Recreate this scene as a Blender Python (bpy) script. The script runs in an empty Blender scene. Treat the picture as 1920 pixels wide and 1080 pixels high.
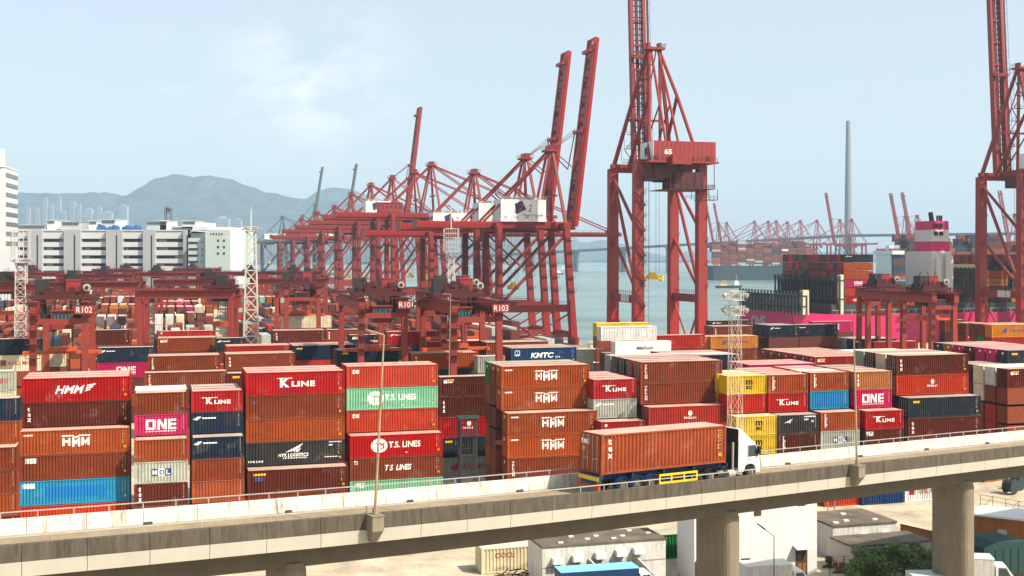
import bpy, bmesh, math, random
from mathutils import Vector, Matrix
random.seed(7)
R = math.radians
sin, cos = math.sin, math.cos
C = bpy.context.scene.collection
# ---------------------------------------------------------------- camera, sky, sun, exposure
F, HZ, CAMZ = 2250.0, 480.0, 31.8          # focal length in photo pixels, horizon row, eye height above the yard (m)
TH = R(16.5); CT, ST = cos(TH), sin(TH)    # heading of the container rows
cam = bpy.data.objects.new('camera', bpy.data.cameras.new('camera')); C.objects.link(cam)
cam.location = (0, 0, CAMZ); cam.rotation_euler = (R(90), 0, 0)
cam.data.sensor_width = 36; cam.data.lens = F/1920*36
cam.data.shift_y = -(540-HZ)/1920
cam.data.clip_start = 1; cam.data.clip_end = 60000
bpy.context.scene.camera = cam
SUN = Vector((0.571, -0.342, 0.745)).normalized()
wd = bpy.data.worlds.new('World'); bpy.context.scene.world = wd; wd.use_nodes = True
nt = wd.node_tree; nt.nodes.clear()
def N(nt, t, **k):
    n = nt.nodes.new(t)
    for a, b in k.items(): setattr(n, a, b)
    return n
sky = N(nt, 'ShaderNodeTexSky', sky_type='NISHITA', sun_disc=False)
sky.sun_elevation = math.asin(SUN.z); sky.sun_rotation = math.atan2(SUN.x, SUN.y)
sky.altitude = 0; sky.air_density = 1.0; sky.dust_density = 3.2; sky.ozone_density = 0.8
tc = N(nt, 'ShaderNodeTexCoord')
nz = N(nt, 'ShaderNodeTexNoise'); nz.inputs['Scale'].default_value = 14; nz.inputs['Detail'].default_value = 6; nz.inputs['Roughness'].default_value = 0.55
mp = N(nt, 'ShaderNodeMapping'); mp.inputs['Scale'].default_value = (1, 1, 2.2)
nt.links.new(tc.outputs['Generated'], mp.inputs['Vector']); nt.links.new(mp.outputs['Vector'], nz.inputs['Vector'])
def cloud(dx, dz, rad, lo, hi):
    v = Vector((dx, 1, dz)).normalized()
    d = N(nt, 'ShaderNodeVectorMath', operation='DISTANCE'); d.inputs[1].default_value = v
    nt.links.new(tc.outputs['Generated'], d.inputs[0])
    m = N(nt, 'ShaderNodeMapRange'); m.interpolation_type = 'SMOOTHSTEP'
    m.inputs['From Min'].default_value = 0; m.inputs['From Max'].default_value = rad
    m.inputs['To Min'].default_value = 1; m.inputs['To Max'].default_value = 0
    nt.links.new(d.outputs['Value'], m.inputs['Value'])
    a = N(nt, 'ShaderNodeMapRange'); a.interpolation_type = 'SMOOTHSTEP'
    a.inputs['From Min'].default_value = lo; a.inputs['From Max'].default_value = hi
    nt.links.new(nz.outputs['Fac'], a.inputs['Value'])
    x = N(nt, 'ShaderNodeMath', operation='MULTIPLY'); nt.links.new(m.outputs['Result'], x.inputs[0]); nt.links.new(a.outputs['Result'], x.inputs[1])
    return x
c1 = cloud(-.165, .150, .105, .36, .62); c2 = cloud(-.27, .165, .06, .50, .75)
cm = N(nt, 'ShaderNodeMath', operation='MAXIMUM'); nt.links.new(c1.outputs[0], cm.inputs[0]); nt.links.new(c2.outputs[0], cm.inputs[1])
cs = N(nt, 'ShaderNodeMath', operation='MULTIPLY'); cs.inputs[1].default_value = 0.55; nt.links.new(cm.outputs[0], cs.inputs[0])
mx = N(nt, 'ShaderNodeMixRGB'); mx.inputs['Color2'].default_value = (5.9, 5.75, 5.65, 1)
pale = N(nt, 'ShaderNodeMixRGB'); pale.inputs['Fac'].default_value = .55; pale.inputs['Color2'].default_value = (3.7, 3.92, 4.05, 1)   # thin high overcast
nt.links.new(sky.outputs['Color'], pale.inputs['Color1'])
nt.links.new(cs.outputs[0], mx.inputs['Fac']); nt.links.new(pale.outputs['Color'], mx.inputs['Color1'])
bg = N(nt, 'ShaderNodeBackground'); bg.inputs['Strength'].default_value = 0.15
nt.links.new(mx.outputs['Color'], bg.inputs['Color'])
wo = N(nt, 'ShaderNodeOutputWorld'); nt.links.new(bg.outputs['Background'], wo.inputs['Surface'])
sl = bpy.data.objects.new('sun', bpy.data.lights.new('sun', 'SUN')); C.objects.link(sl)
sl.data.energy = 5.0; sl.data.angle = R(0.5); sl.data.color = (1, .91, .76)
sl.rotation_euler = (-SUN).to_track_quat('-Z', 'Y').to_euler(); sl.location = (0, 0, 200)
vs = bpy.context.scene.view_settings
vs.view_transform = 'Standard'; vs.look = 'None'; vs.gamma = 1; vs.exposure = 0.55; vs.use_curve_mapping = False
cy = bpy.context.scene.cycles
cy.max_bounces = 5; cy.diffuse_bounces = 1; cy.glossy_bounces = 3; cy.volume_bounces = 1; cy.transmission_bounces = 2; cy.transparent_max_bounces = 4
cy.caustics_reflective = False; cy.caustics_refractive = False
# ---------------------------------------------------------------- helpers
def hit(px, py, z):                        # the point at height z seen at a photo pixel
    d = (CAMZ-z)*F/(py-HZ)
    return ((px-960)/F*d, d)
def atY(px, Y): return ((px-960)/F*Y, Y)
def zat(py, Y): return CAMZ-(py-HZ)*Y/F
def W(u, v): return (u*CT-v*ST, u*ST+v*CT)
def UV(p): return (p[0]*CT+p[1]*ST, -p[0]*ST+p[1]*CT)
def srgb(r, g, b, k=1.0):
    f = lambda c: ((c/255)/12.92 if c/255 <= .04045 else ((c/255+.055)/1.055)**2.4)*k
    return (f(r), f(g), f(b), 1)
class MB:
    def __init__(s): s.v = []; s.f = []; s.m = []
    def quad(s, pts, m=0):
        n = len(s.v); s.v += [tuple(p) for p in pts]; s.f.append(tuple(range(n, n+len(pts)))); s.m.append(m)
    def hexa(s, p, m=0):                   # 8 corners: bottom ring then top ring
        n = len(s.v); s.v += [tuple(q) for q in p]
        for f in ((3,2,1,0),(4,5,6,7),(0,1,5,4),(1,2,6,5),(2,3,7,6),(3,0,4,7)):
            s.f.append(tuple(n+i for i in f)); s.m.append(m)
    def box(s, x0, x1, y0, y1, z0, z1, m=0):
        s.hexa([(x0,y0,z0),(x1,y0,z0),(x1,y1,z0),(x0,y1,z0),(x0,y0,z1),(x1,y0,z1),(x1,y1,z1),(x0,y1,z1)], m)
    def beam(s, p, q, w, h=None, m=0, w2=None, h2=None):
        h = h or w; w2 = w2 or w; h2 = h2 or h
        p = Vector(p); q = Vector(q); d = (q-p).normalized()
        up = Vector((0,0,1)) if abs(d.z) < .95 else Vector((1,0,0)) if abs(d.x) < .9 else Vector((0,1,0))
        if abs(d.z) >= .95: a = Vector((0,1,0)); a = (a-d*a.dot(d)).normalized(); b = d.cross(a)
        else: a = d.cross(up).normalized(); b = a.cross(d)
        r = []
        for c, ww, hh in ((p, w, h), (q, w2, h2)):
            r += [c-a*ww/2-b*hh/2, c+a*ww/2-b*hh/2, c+a*ww/2+b*hh/2, c-a*ww/2+b*hh/2]
        s.hexa(r, m)
    def tube(s, p, q, r, n=8, r2=None, m=0):
        r2 = r if r2 is None else r2
        p = Vector(p); q = Vector(q); d = (q-p).normalized()
        a = d.orthogonal().normalized(); b = d.cross(a); k = len(s.v)
        for c, rr in ((p, r), (q, r2)):
            for i in range(n):
                t = 2*math.pi*i/n; s.v.append(tuple(c+a*rr*cos(t)+b*rr*sin(t)))
        for i in range(n):
            j = (i+1) % n; s.f.append((k+i, k+j, k+n+j, k+n+i)); s.m.append(m)
        s.f.append(tuple(k+i for i in range(n))[::-1]); s.m.append(m)
        s.f.append(tuple(k+n+i for i in range(n))); s.m.append(m)
    def prism(s, poly, y0, y1, m=0, ax='y'):   # outline in x,z (or x,y for ax='z') pulled along the other axis
        n = len(poly); k = len(s.v)
        for yy in (y0, y1):
            for (a, b) in poly: s.v.append((a, yy, b) if ax == 'y' else (a, b, yy) if ax == 'z' else (yy, a, b))
        for i in range(n):
            j = (i+1) % n; s.f.append((k+i, k+j, k+n+j, k+n+i)); s.m.append(m)
        s.f.append(tuple(k+i for i in range(n))[::-1]); s.m.append(m)
        s.f.append(tuple(k+n+i for i in range(n))); s.m.append(m)
    def rail(s, p, q, h=1.0, n=6, r=.06, m=0):  # handrail with posts
        p = Vector(p); q = Vector(q)
        for k in (h, h*.55): s.beam(p+Vector((0,0,k)), q+Vector((0,0,k)), r, r, m)
        for i in range(n+1):
            c = p.lerp(q, i/n); s.beam(c, c+Vector((0,0,h)), r, r, m)
    def mesh(s, name, mats):
        me = bpy.data.meshes.new(name); me.from_pydata(s.v, [], s.f)
        for a in mats: me.materials.append(a)
        me.polygons.foreach_set('material_index', s.m); me.update()
        return me
    def build(s, name, mats, parent=None, loc=None, rz=0):
        if not isinstance(mats, (list, tuple)): mats = [mats]
        return put(name, s.mesh(name, mats), parent, loc, rz)
def put(name, me, parent=None, loc=None, rz=0):
    o = bpy.data.objects.new(name, me); C.objects.link(o)
    if parent: o.parent = parent
    if loc is not None: o.location = loc
    o.rotation_euler.z = rz
    return o
LABELS = {}
def tag(o, label, cat, group=None, kind=None):
    if label: o['label'] = label; LABELS.setdefault(label, []).append(o.name)
    if cat: o['category'] = cat
    if group: o['group'] = group
    if kind: o['kind'] = kind
    return o
def thing(name, loc, rz, label, cat, group=None):
    o = bpy.data.objects.new(name, None); C.objects.link(o); o.empty_display_size = .5
    o.location = loc if len(loc) == 3 else (loc[0], loc[1], 0); o.rotation_euler.z = rz
    return tag(o, label, cat, group)
def copy_tree(o, parent=None):
    c = o.copy(); C.objects.link(c)
    if parent: c.parent = parent
    for ch in list(o.children): copy_tree(ch, c)
    return c
# ---------------------------------------------------------------- materials
def mat(name, col, rough=.6, var=.25, scale=(1,1,1), ns=2.0, metal=0, streak=None, streak_amt=0, spec=.4, bump=0):
    m = bpy.data.materials.new(name); m.use_nodes = True; t = m.node_tree
    b = t.nodes['Principled BSDF']; b.inputs['Roughness'].default_value = rough; b.inputs['Metallic'].default_value = metal
    b.inputs['Specular IOR Level'].default_value = spec
    tcn = N(t, 'ShaderNodeTexCoord'); mpn = N(t, 'ShaderNodeMapping'); mpn.inputs['Scale'].default_value = scale
    t.links.new(tcn.outputs['Object'], mpn.inputs['Vector'])
    n1 = N(t, 'ShaderNodeTexNoise'); n1.inputs['Scale'].default_value = ns; n1.inputs['Detail'].default_value = 6; n1.inputs['Roughness'].default_value = .65
    t.links.new(mpn.outputs['Vector'], n1.inputs['Vector'])
    mr = N(t, 'ShaderNodeMapRange'); mr.inputs['From Min'].default_value = .3; mr.inputs['From Max'].default_value = .7
    mr.inputs['To Min'].default_value = 1-var; mr.inputs['To Max'].default_value = 1+var
    t.links.new(n1.outputs['Fac'], mr.inputs['Value'])
    vm = N(t, 'ShaderNodeVectorMath', operation='SCALE'); vm.inputs[0].default_value = col[:3]
    t.links.new(mr.outputs['Result'], vm.inputs['Scale'])
    out = vm.outputs['Vector']
    if streak:
        mp2 = N(t, 'ShaderNodeMapping'); mp2.inputs['Scale'].default_value = (2.2, 2.2, .22)
        t.links.new(tcn.outputs['Object'], mp2.inputs['Vector'])
        n2 = N(t, 'ShaderNodeTexNoise'); n2.inputs['Scale'].default_value = 1.6; n2.inputs['Detail'].default_value = 5; n2.inputs['Roughness'].default_value = .7
        t.links.new(mp2.outputs['Vector'], n2.inputs['Vector'])
        m2 = N(t, 'ShaderNodeMapRange'); m2.inputs['From Min'].default_value = .48; m2.inputs['From Max'].default_value = .68
        m2.inputs['To Max'].default_value = streak_amt; t.links.new(n2.outputs['Fac'], m2.inputs['Value'])
        mm = N(t, 'ShaderNodeMixRGB'); mm.inputs['Color2'].default_value = streak
        t.links.new(m2.outputs['Result'], mm.inputs['Fac']); t.links.new(out, mm.inputs['Color1']); out = mm.outputs['Color']
    t.links.new(out, b.inputs['Base Color'])
    if bump:
        bn = N(t, 'ShaderNodeBump'); bn.inputs['Strength'].default_value = bump; bn.inputs['Distance'].default_value = .1
        t.links.new(n1.outputs['Fac'], bn.inputs['Height']); t.links.new(bn.outputs['Normal'], b.inputs['Normal'])
    return m
RUST = (.16, .07, .035, 1); GRIME = (.07, .06, .045, 1)
M = {}
M['red'] = mat('crane_red_paint', srgb(134, 32, 26), .5, .22, streak=(.22, .08, .06, 1), streak_amt=.5)
M['red_new'] = mat('bright_red_paint', srgb(152, 20, 19), .45, .15, streak=(.2, .06, .05, 1), streak_amt=.3)
M['red_far'] = mat('dull_red_paint', srgb(140, 42, 42), .55, .2)
M['maroon'] = mat('maroon_shade', srgb(74, 24, 23), .6, .2)
M['gantry'] = mat('gantry_red_paint', srgb(138, 45, 34), .55, .22, streak=(.15, .05, .04, 1), streak_amt=.5)
M['grey_green'] = mat('grey_green_paint', srgb(88, 100, 98), .6, .15)
M['dark'] = mat('dark_steel', srgb(42, 40, 40), .6, .3)
M['black'] = mat('black_rubber', srgb(26, 26, 27), .8, .2)
M['rim'] = mat('dull_wheel_rim', srgb(96, 92, 86), .6, .2)
M['steel'] = mat('galvanised_steel', srgb(176, 172, 164), .45, .15, metal=.2)
M['white'] = mat('white_paint', srgb(198, 197, 190), .5, .12, streak=(.28, .23, .17, 1), streak_amt=.6)
M['clean_white'] = mat('house_white_paint', srgb(218, 218, 214), .45, .05)
M['mark_w'] = mat('white_lettering', srgb(238, 236, 230), .6, .05)
M['mark_ser'] = mat('small_lettering', srgb(196, 184, 168), .7, .2)
M['mark_k'] = mat('black_lettering', srgb(24, 24, 24), .6, .1)
M['mark_b'] = mat('blue_lettering', srgb(34, 66, 128), .6, .1)
M['mark_y'] = mat('yellow_decal', srgb(240, 178, 20), .6, .1)
M['mark_r'] = mat('red_lettering', srgb(170, 40, 50), .6, .1)
M['yellow'] = mat('yellow_paint', srgb(238, 196, 20), .5, .12)
M['orange'] = mat('orange_paint', srgb(186, 76, 24), .5, .2)
M['sheen'] = mat('cab_painted_reflection', srgb(58, 104, 112), .3, .2)  # reflection in the cab window, painted as teal strips
M['blue'] = mat('blue_paint', srgb(18, 54, 92), .5, .15)
M['glass'] = mat('dark_glass', srgb(30, 52, 58), .12, .2, spec=.8)
M['glassy'] = mat('cab_glass', srgb(38, 58, 62), .1, .2, spec=.8)
M['pole'] = mat('weathered_pole', srgb(156, 138, 110), .6, .2, streak=RUST, streak_amt=.6)
M['lattice'] = mat('white_lattice', srgb(200, 194, 182), .5, .12)
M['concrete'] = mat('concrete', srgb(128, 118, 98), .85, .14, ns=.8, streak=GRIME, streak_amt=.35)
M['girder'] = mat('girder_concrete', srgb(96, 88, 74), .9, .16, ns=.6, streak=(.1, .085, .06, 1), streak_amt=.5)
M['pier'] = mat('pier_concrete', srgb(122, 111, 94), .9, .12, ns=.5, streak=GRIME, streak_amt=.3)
M['parapet'] = mat('stained_parapet', srgb(84, 77, 65), .9, .3, scale=(2, 2, .5), ns=1.1, streak=(.04, .034, .025, 1), streak_amt=.8)
M['fascia'] = mat('cream_fascia', srgb(176, 172, 158), .8, .06, ns=.4, streak=(.42, .36, .26, 1), streak_amt=.3)
M['wall_in'] = mat('barrier_white_concrete', srgb(208, 204, 192), .8, .12, ns=.7, streak=(.2, .155, .1, 1), streak_amt=.75)
M['asphalt'] = mat('concrete_road', srgb(138, 122, 97), .9, .25, ns=.4, streak=(.1, .085, .06, 1), streak_amt=.4)
M['track'] = mat('tyre_darkened_road', srgb(104, 92, 74), .9, .25, ns=.7)
M['joint'] = mat('joint_filler', srgb(60, 52, 42), .9, .1)
M['ground'] = mat('yard_concrete', srgb(176, 162, 138), .9, .42, ns=.22, streak=(.16, .13, .10, 1), streak_amt=.5)
M['quay'] = mat('quay_concrete', srgb(140, 134, 124), .9, .15, ns=.2)
M['roof_dark'] = mat('stained_flat_roof', srgb(96, 86, 74), .9, .4, ns=.5)
M['roof_light'] = mat('pale_roof', srgb(206, 204, 190), .8, .1)
M['bld'] = mat('warehouse_white', srgb(206, 209, 208), .7, .06, ns=.05)
M['bld_grey'] = mat('warehouse_grey', srgb(170, 174, 174), .7, .08, ns=.05)
M['bld_green'] = mat('pale_green_wall', srgb(186, 202, 194), .7, .06, ns=.05)
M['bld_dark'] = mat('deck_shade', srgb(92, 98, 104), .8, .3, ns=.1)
M['tan'] = mat('tan_panel', srgb(204, 190, 166), .7, .12)
M['timber'] = mat('brown_boards', srgb(150, 92, 44), .8, .25, scale=(3, 3, .3))
M['leaf'] = mat('hedge_leaf', (.08, .14, .03, 1), .7, .45, ns=3)
M['leaf2'] = mat('hedge_leaf_light', (.15, .22, .045, 1), .7, .4, ns=3)
M['bark'] = mat('bark', srgb(80, 62, 44), .9, .3)
M['hill'] = mat('wooded_hill', (.04, .055, .06, 1), .95, .45, ns=.006)
M['tower_far'] = mat('tower_block', srgb(150, 154, 158), .8, .1)
M['bridge'] = mat('bridge_concrete', srgb(136, 138, 140), .8, .06)
M['hull'] = mat('magenta_hull', srgb(196, 24, 92), .5, .05, ns=.2)
M['hull_dark'] = mat('dark_hull', srgb(40, 52, 58), .6, .1)
M['hull_deck'] = mat('ship_grey', srgb(50, 58, 56), .7, .2)
M['ship_tan'] = mat('ship_buff', srgb(196, 184, 158), .6, .06)
M['roof_blue'] = mat('pale_blue_roof', srgb(120, 188, 222), .5, .08)
M['dull_white'] = mat('ship_white', srgb(206, 203, 196), .5, .08, streak=(.35, .28, .2, 1), streak_amt=.35)
M['tarp'] = mat('green_tarp', srgb(24, 62, 58), .8, .2)
M['tarp_blue'] = mat('blue_tarp', srgb(48, 92, 150), .7, .2)
def paint(name, roof):
    m = bpy.data.materials.new(name); m.use_nodes = True; t = m.node_tree; L = t.links
    b = t.nodes['Principled BSDF']; b.inputs['Roughness'].default_value = .62 if not roof else .75; b.inputs['Specular IOR Level'].default_value = .14
    oi = N(t, 'ShaderNodeObjectInfo'); tcn = N(t, 'ShaderNodeTexCoord')
    ad = N(t, 'ShaderNodeVectorMath', operation='ADD'); sc = N(t, 'ShaderNodeVectorMath', operation='SCALE'); sc.inputs[0].default_value = (37, 11, 23)
    L.new(oi.outputs['Random'], sc.inputs['Scale']); L.new(tcn.outputs['Object'], ad.inputs[0]); L.new(sc.outputs['Vector'], ad.inputs[1])
    def noise(scl, s, det=5):
        mpn = N(t, 'ShaderNodeMapping'); mpn.inputs['Scale'].default_value = scl; L.new(ad.outputs['Vector'], mpn.inputs['Vector'])
        n = N(t, 'ShaderNodeTexNoise'); n.inputs['Scale'].default_value = s; n.inputs['Detail'].default_value = det; n.inputs['Roughness'].default_value = .65
        L.new(mpn.outputs['Vector'], n.inputs['Vector']); return n.outputs['Fac']
    def rng(x, a, bb, c, d):
        r = N(t, 'ShaderNodeMapRange'); 
        for k, v in zip(('From Min','From Max','To Min','To Max'), (a, bb, c, d)): r.inputs[k].default_value = v
        L.new(x, r.inputs['Value']); return r.outputs['Result']
    v = N(t, 'ShaderNodeVectorMath', operation='SCALE'); L.new(oi.outputs['Color'], v.inputs[0]); L.new(rng(noise((.35, 1, .6), 1.2), .3, .7, .82, 1.18), v.inputs['Scale'])
    col = v.outputs['Vector']
    def mix(f, c2, col):
        x = N(t, 'ShaderNodeMixRGB'); L.new(f, x.inputs['Fac']); L.new(col, x.inputs['Color1'])
        if isinstance(c2, tuple): x.inputs['Color2'].default_value = c2
        else: L.new(c2, x.inputs['Color2'])
        return x.outputs['Color']
    if roof:
        f = rng(noise((.5, .5, .5), .8), .3, .7, .42, .66); col = mix(f, (.74, .56, .46, 1), col)  # pale dust, with the sun's glare on top worked into the same tint
        col = mix(rng(noise((1, 1, 1), 2.2), .62, .75, 0, .5), (.25, .13, .08, 1), col)
    else:
        col = mix(rng(noise((1.6, 1.6, .18), 1.4), .52, .75, 0, .38), (.13, .06, .035, 1), col)       # rusty runs
        col = mix(rng(noise((1, 1, 1), .5, 3), .60, .72, 0, .20), (.42, .35, .30, 1), col)           # chalky patches
        col = mix(rng(noise((1, 1, 1.4), 2.6, 6), .66, .72, 0, .75), (.09, .04, .025, 1), col)       # rust scabs
        col = mix(rng(noise((.22, 1, .5), 1.7, 2), .63, .64, 0, .28), (.05, .03, .03, 1), col)       # darker repaired panels
        bn = N(t, 'ShaderNodeBump'); bn.inputs['Strength'].default_value = .35; bn.inputs['Distance'].default_value = .12
        L.new(noise((1, 1, 1), .9, 3), bn.inputs['Height']); L.new(bn.outputs['Normal'], b.inputs['Normal'])
    L.new(col, b.inputs['Base Color'])
    return m
M['paint'] = paint('container_paint', False); M['croof'] = paint('container_roof_paint', True)
# ---------------------------------------------------------------- flat lettering
def text_mesh(name, txt, width, cap, m, shear=0, bold=.0, spacing=1.0):
    cu = bpy.data.curves.new('t', 'FONT'); cu.body = txt; cu.size = 1; cu.shear = shear; cu.offset = bold; cu.space_character = spacing; cu.space_line = .8
    cu.fill_mode = 'FRONT'; cu.resolution_u = 3
    o = bpy.data.objects.new('t', cu); C.objects.link(o)
    me = bpy.data.meshes.new_from_object(o.evaluated_get(bpy.context.evaluated_depsgraph_get()))
    bpy.data.objects.remove(o); bpy.data.curves.remove(cu)
    xs = [v.co.x for v in me.vertices]; ys = [v.co.y for v in me.vertices]
    x0, x1, y0, y1 = min(xs), max(xs), min(ys), max(ys)
    sx = width/(x1-x0); sy = cap/(y1-y0) if cap else sx
    for v in me.vertices:
        v.co = ((v.co.x-(x0+x1)/2)*sx, 0, (v.co.y-(y0+y1)/2)*sy)      # stands upright, faces -y
    me.name = name; me.materials.clear(); me.materials.append(m); me.polygons.foreach_set('material_index', [0]*len(me.polygons)); me.update()
    return me
def ribs(L):
    p = (L-.32)/round((L-.32)/.35); xs = []; x = -L/2+.16
    while x < L/2-.17: xs += [(x+.02, 1.205), (x+p*.30, 1.205), (x+p*.5, 1.105), (x+p*.8, 1.105)]; x += p
    return xs+[(L/2-.12, 1.205)]
RIB = {}
def drape(me, xo, L):                       # painted figures follow the ribs of the side wall
    if L not in RIB: RIB[L] = ribs(L)
    pr = RIB[L]; bm = bmesh.new(); bm.from_mesh(me); lo = min(v.co.x for v in bm.verts)+xo; hi = max(v.co.x for v in bm.verts)+xo
    for x, _ in pr:
        if lo < x < hi: bmesh.ops.bisect_plane(bm, geom=bm.verts[:]+bm.edges[:]+bm.faces[:], plane_co=(x-xo, 0, 0), plane_no=(1, 0, 0), dist=1e-5)
    for v in bm.verts:
        x = v.co.x+xo; d = 1.205
        for (x0, d0), (x1, d1) in zip(pr, pr[1:]):
            if x0 <= x <= x1: d = d0+(d1-d0)*(x-x0)/(x1-x0); break
        v.co.y = 1.228-d-.008
    bm.to_mesh(me); bm.free(); me.update(); return me
BOX = {}                                    # ribbed boxes that carry draped figures
TC = {}
def text(parent, txt, width, cap, m, loc, shear=0, bold=0, spacing=1.0, name='lettering', rz=0):
    L = BOX.get(parent.name) if rz == 0 else None
    k = (txt, width, cap, m.name, shear, bold, spacing, L and (L, round(loc[0], 3)))
    if k not in TC:
        TC[k] = text_mesh(name, txt, width, cap, m, shear, bold, spacing)
        if L: drape(TC[k], loc[0], L)
    return put(name, TC[k], parent, loc, rz)
class FL(MB):                              # flat figures in the x,z plane
    def r(s, x0, z0, x1, z1, m=0): s.quad([(x0,0,z0),(x1,0,z0),(x1,0,z1),(x0,0,z1)], m)
    def p(s, pts, m=0): s.quad([(a,0,b) for a, b in pts], m)
    def line(s, pts, w, m=0):
        for (a, b), (c, d) in zip(pts, pts[1:]):
            dx, dz = c-a, d-b; l = math.hypot(dx, dz); nx, nz = -dz/l*w/2, dx/l*w/2; ex, ez = dx/l*w*.3, dz/l*w*.3
            s.p([(a+nx-ex, b+nz-ez), (a-nx-ex, b-nz-ez), (c-nx+ex, d-nz+ez), (c+nx+ex, d+nz+ez)], m)
    def disc(s, x, z, rx, rz, m=0, n=18): s.p([(x+rx*cos(2*math.pi*i/n), z+rz*sin(2*math.pi*i/n)) for i in range(n)], m)
FM = {}
def flat(parent, key, fn, mats, loc, name='lettering'):
    L = BOX.get(parent.name); key = (key, L and (L, round(loc[0], 3)))
    if key not in FM:
        f = FL(); fn(f); FM[key] = f.mesh(name, mats)
        if L: drape(FM[key], loc[0], L)
    return put(name, FM[key], parent, loc)
def f_hmm(f):                              # heavy letters hang under a notched bar
    f.line([(-1.55,.66),(-.4,.66),(0,.44),(.4,.66),(1.55,.66)], .15)
    for x0, dz in ((-1.5,0),(-.42,.12),(.62,0)):
        b0 = -.5-dz; f.r(x0, b0, x0+.26, .42); f.r(x0+.62, b0, x0+.88, .42)
        if x0 < -1: f.r(x0+.2, -.12, x0+.7, .14)
        else: f.p([(x0+.2,.42),(x0+.2,.05),(x0+.44,-.4),(x0+.44,0)]); f.p([(x0+.68,.42),(x0+.68,.05),(x0+.44,-.4),(x0+.44,0)])
def f_wing(f):
    for k in range(3): f.p([(1.25-.12*k, .22-.3*k), (2.2-.3*k, .38-.3*k), (2.3-.3*k, .58-.3*k), (1.3-.12*k, .4-.3*k)])
def f_one(f):
    f.r(-1.75,-.65,-1.42,.65); f.r(-.93,-.65,-.6,.65); f.r(-1.75,-.65,-.6,-.37); f.r(-1.75,.37,-.6,.65)
    f.r(-.45,-.65,-.15,.65); f.r(.35,-.65,.65,.65); f.p([(-.45,.65),(-.1,.65),(.65,-.65),(.3,-.65)])
    f.r(.82,-.65,1.12,.65)
    for z in (-.65,-.13,.39): f.r(.82,z,1.75,z+.26)
    for i in range(18): f.r(-1.75+i*.195, -.92, -1.62+i*.195, -.8)
def f_mol(f):
    for i, m in ((-1, 1), (0, 0), (1, 1)): f.r(i*.75-.36, -.42, i*.75+.36, .42, m)
def f_oval(f): f.disc(0, 0, 1.08, .92)
def f_oval_in(f):
    f.line([(-.35,.3),(.35,.3)], .14); f.line([(0,.3),(0,-.45)], .14)
    f.line([(.75,.28),(.35,.15),(.75,-.15),(.3,-.4)], .14)
def f_bird(f):
    f.p([(-1.2,-.1),(1.05,1.0),(.55,.42),(-.2,.05)]); f.p([(-.3,0),(.8,.38),(.5,.1)]); f.p([(-.2,-.1),(.6,.1),(.4,-.1)])
def f_bird2(f):
    f.p([(-.72,-.06),(.63,.55),(.33,.23),(-.12,.03)]); f.p([(-.18,0),(.48,.2),(.3,.06)]); f.p([(-.12,-.06),(.36,.06),(.24,-.06)])
def f_star(f): f.disc(0, 0, .32, .34)
def f_small(f): f.r(-.6,-.2,.6,.2)
def f_ser(f):
    rnd = random.Random(3)
    for c, x in enumerate((-.26, 0)):
        z = 1.0
        while z > -.5-.2*c:
            h = rnd.choice((.06, .09, .12)); f.r(x-.035, z-h, x+.04, z, 0 if (c == 0 or rnd.random() < .7) else 1); z -= h+rnd.choice((.08, .13, .22))
    f.r(-.11, -1.0, .11, -.76, 1)
def f_ser2(f):
    rnd = random.Random(9); z = .9
    while z > -.7:
        h = rnd.choice((.08, .1, .14)); f.r(-.05, z-h, .05, z, 0); z -= h+.14
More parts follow.
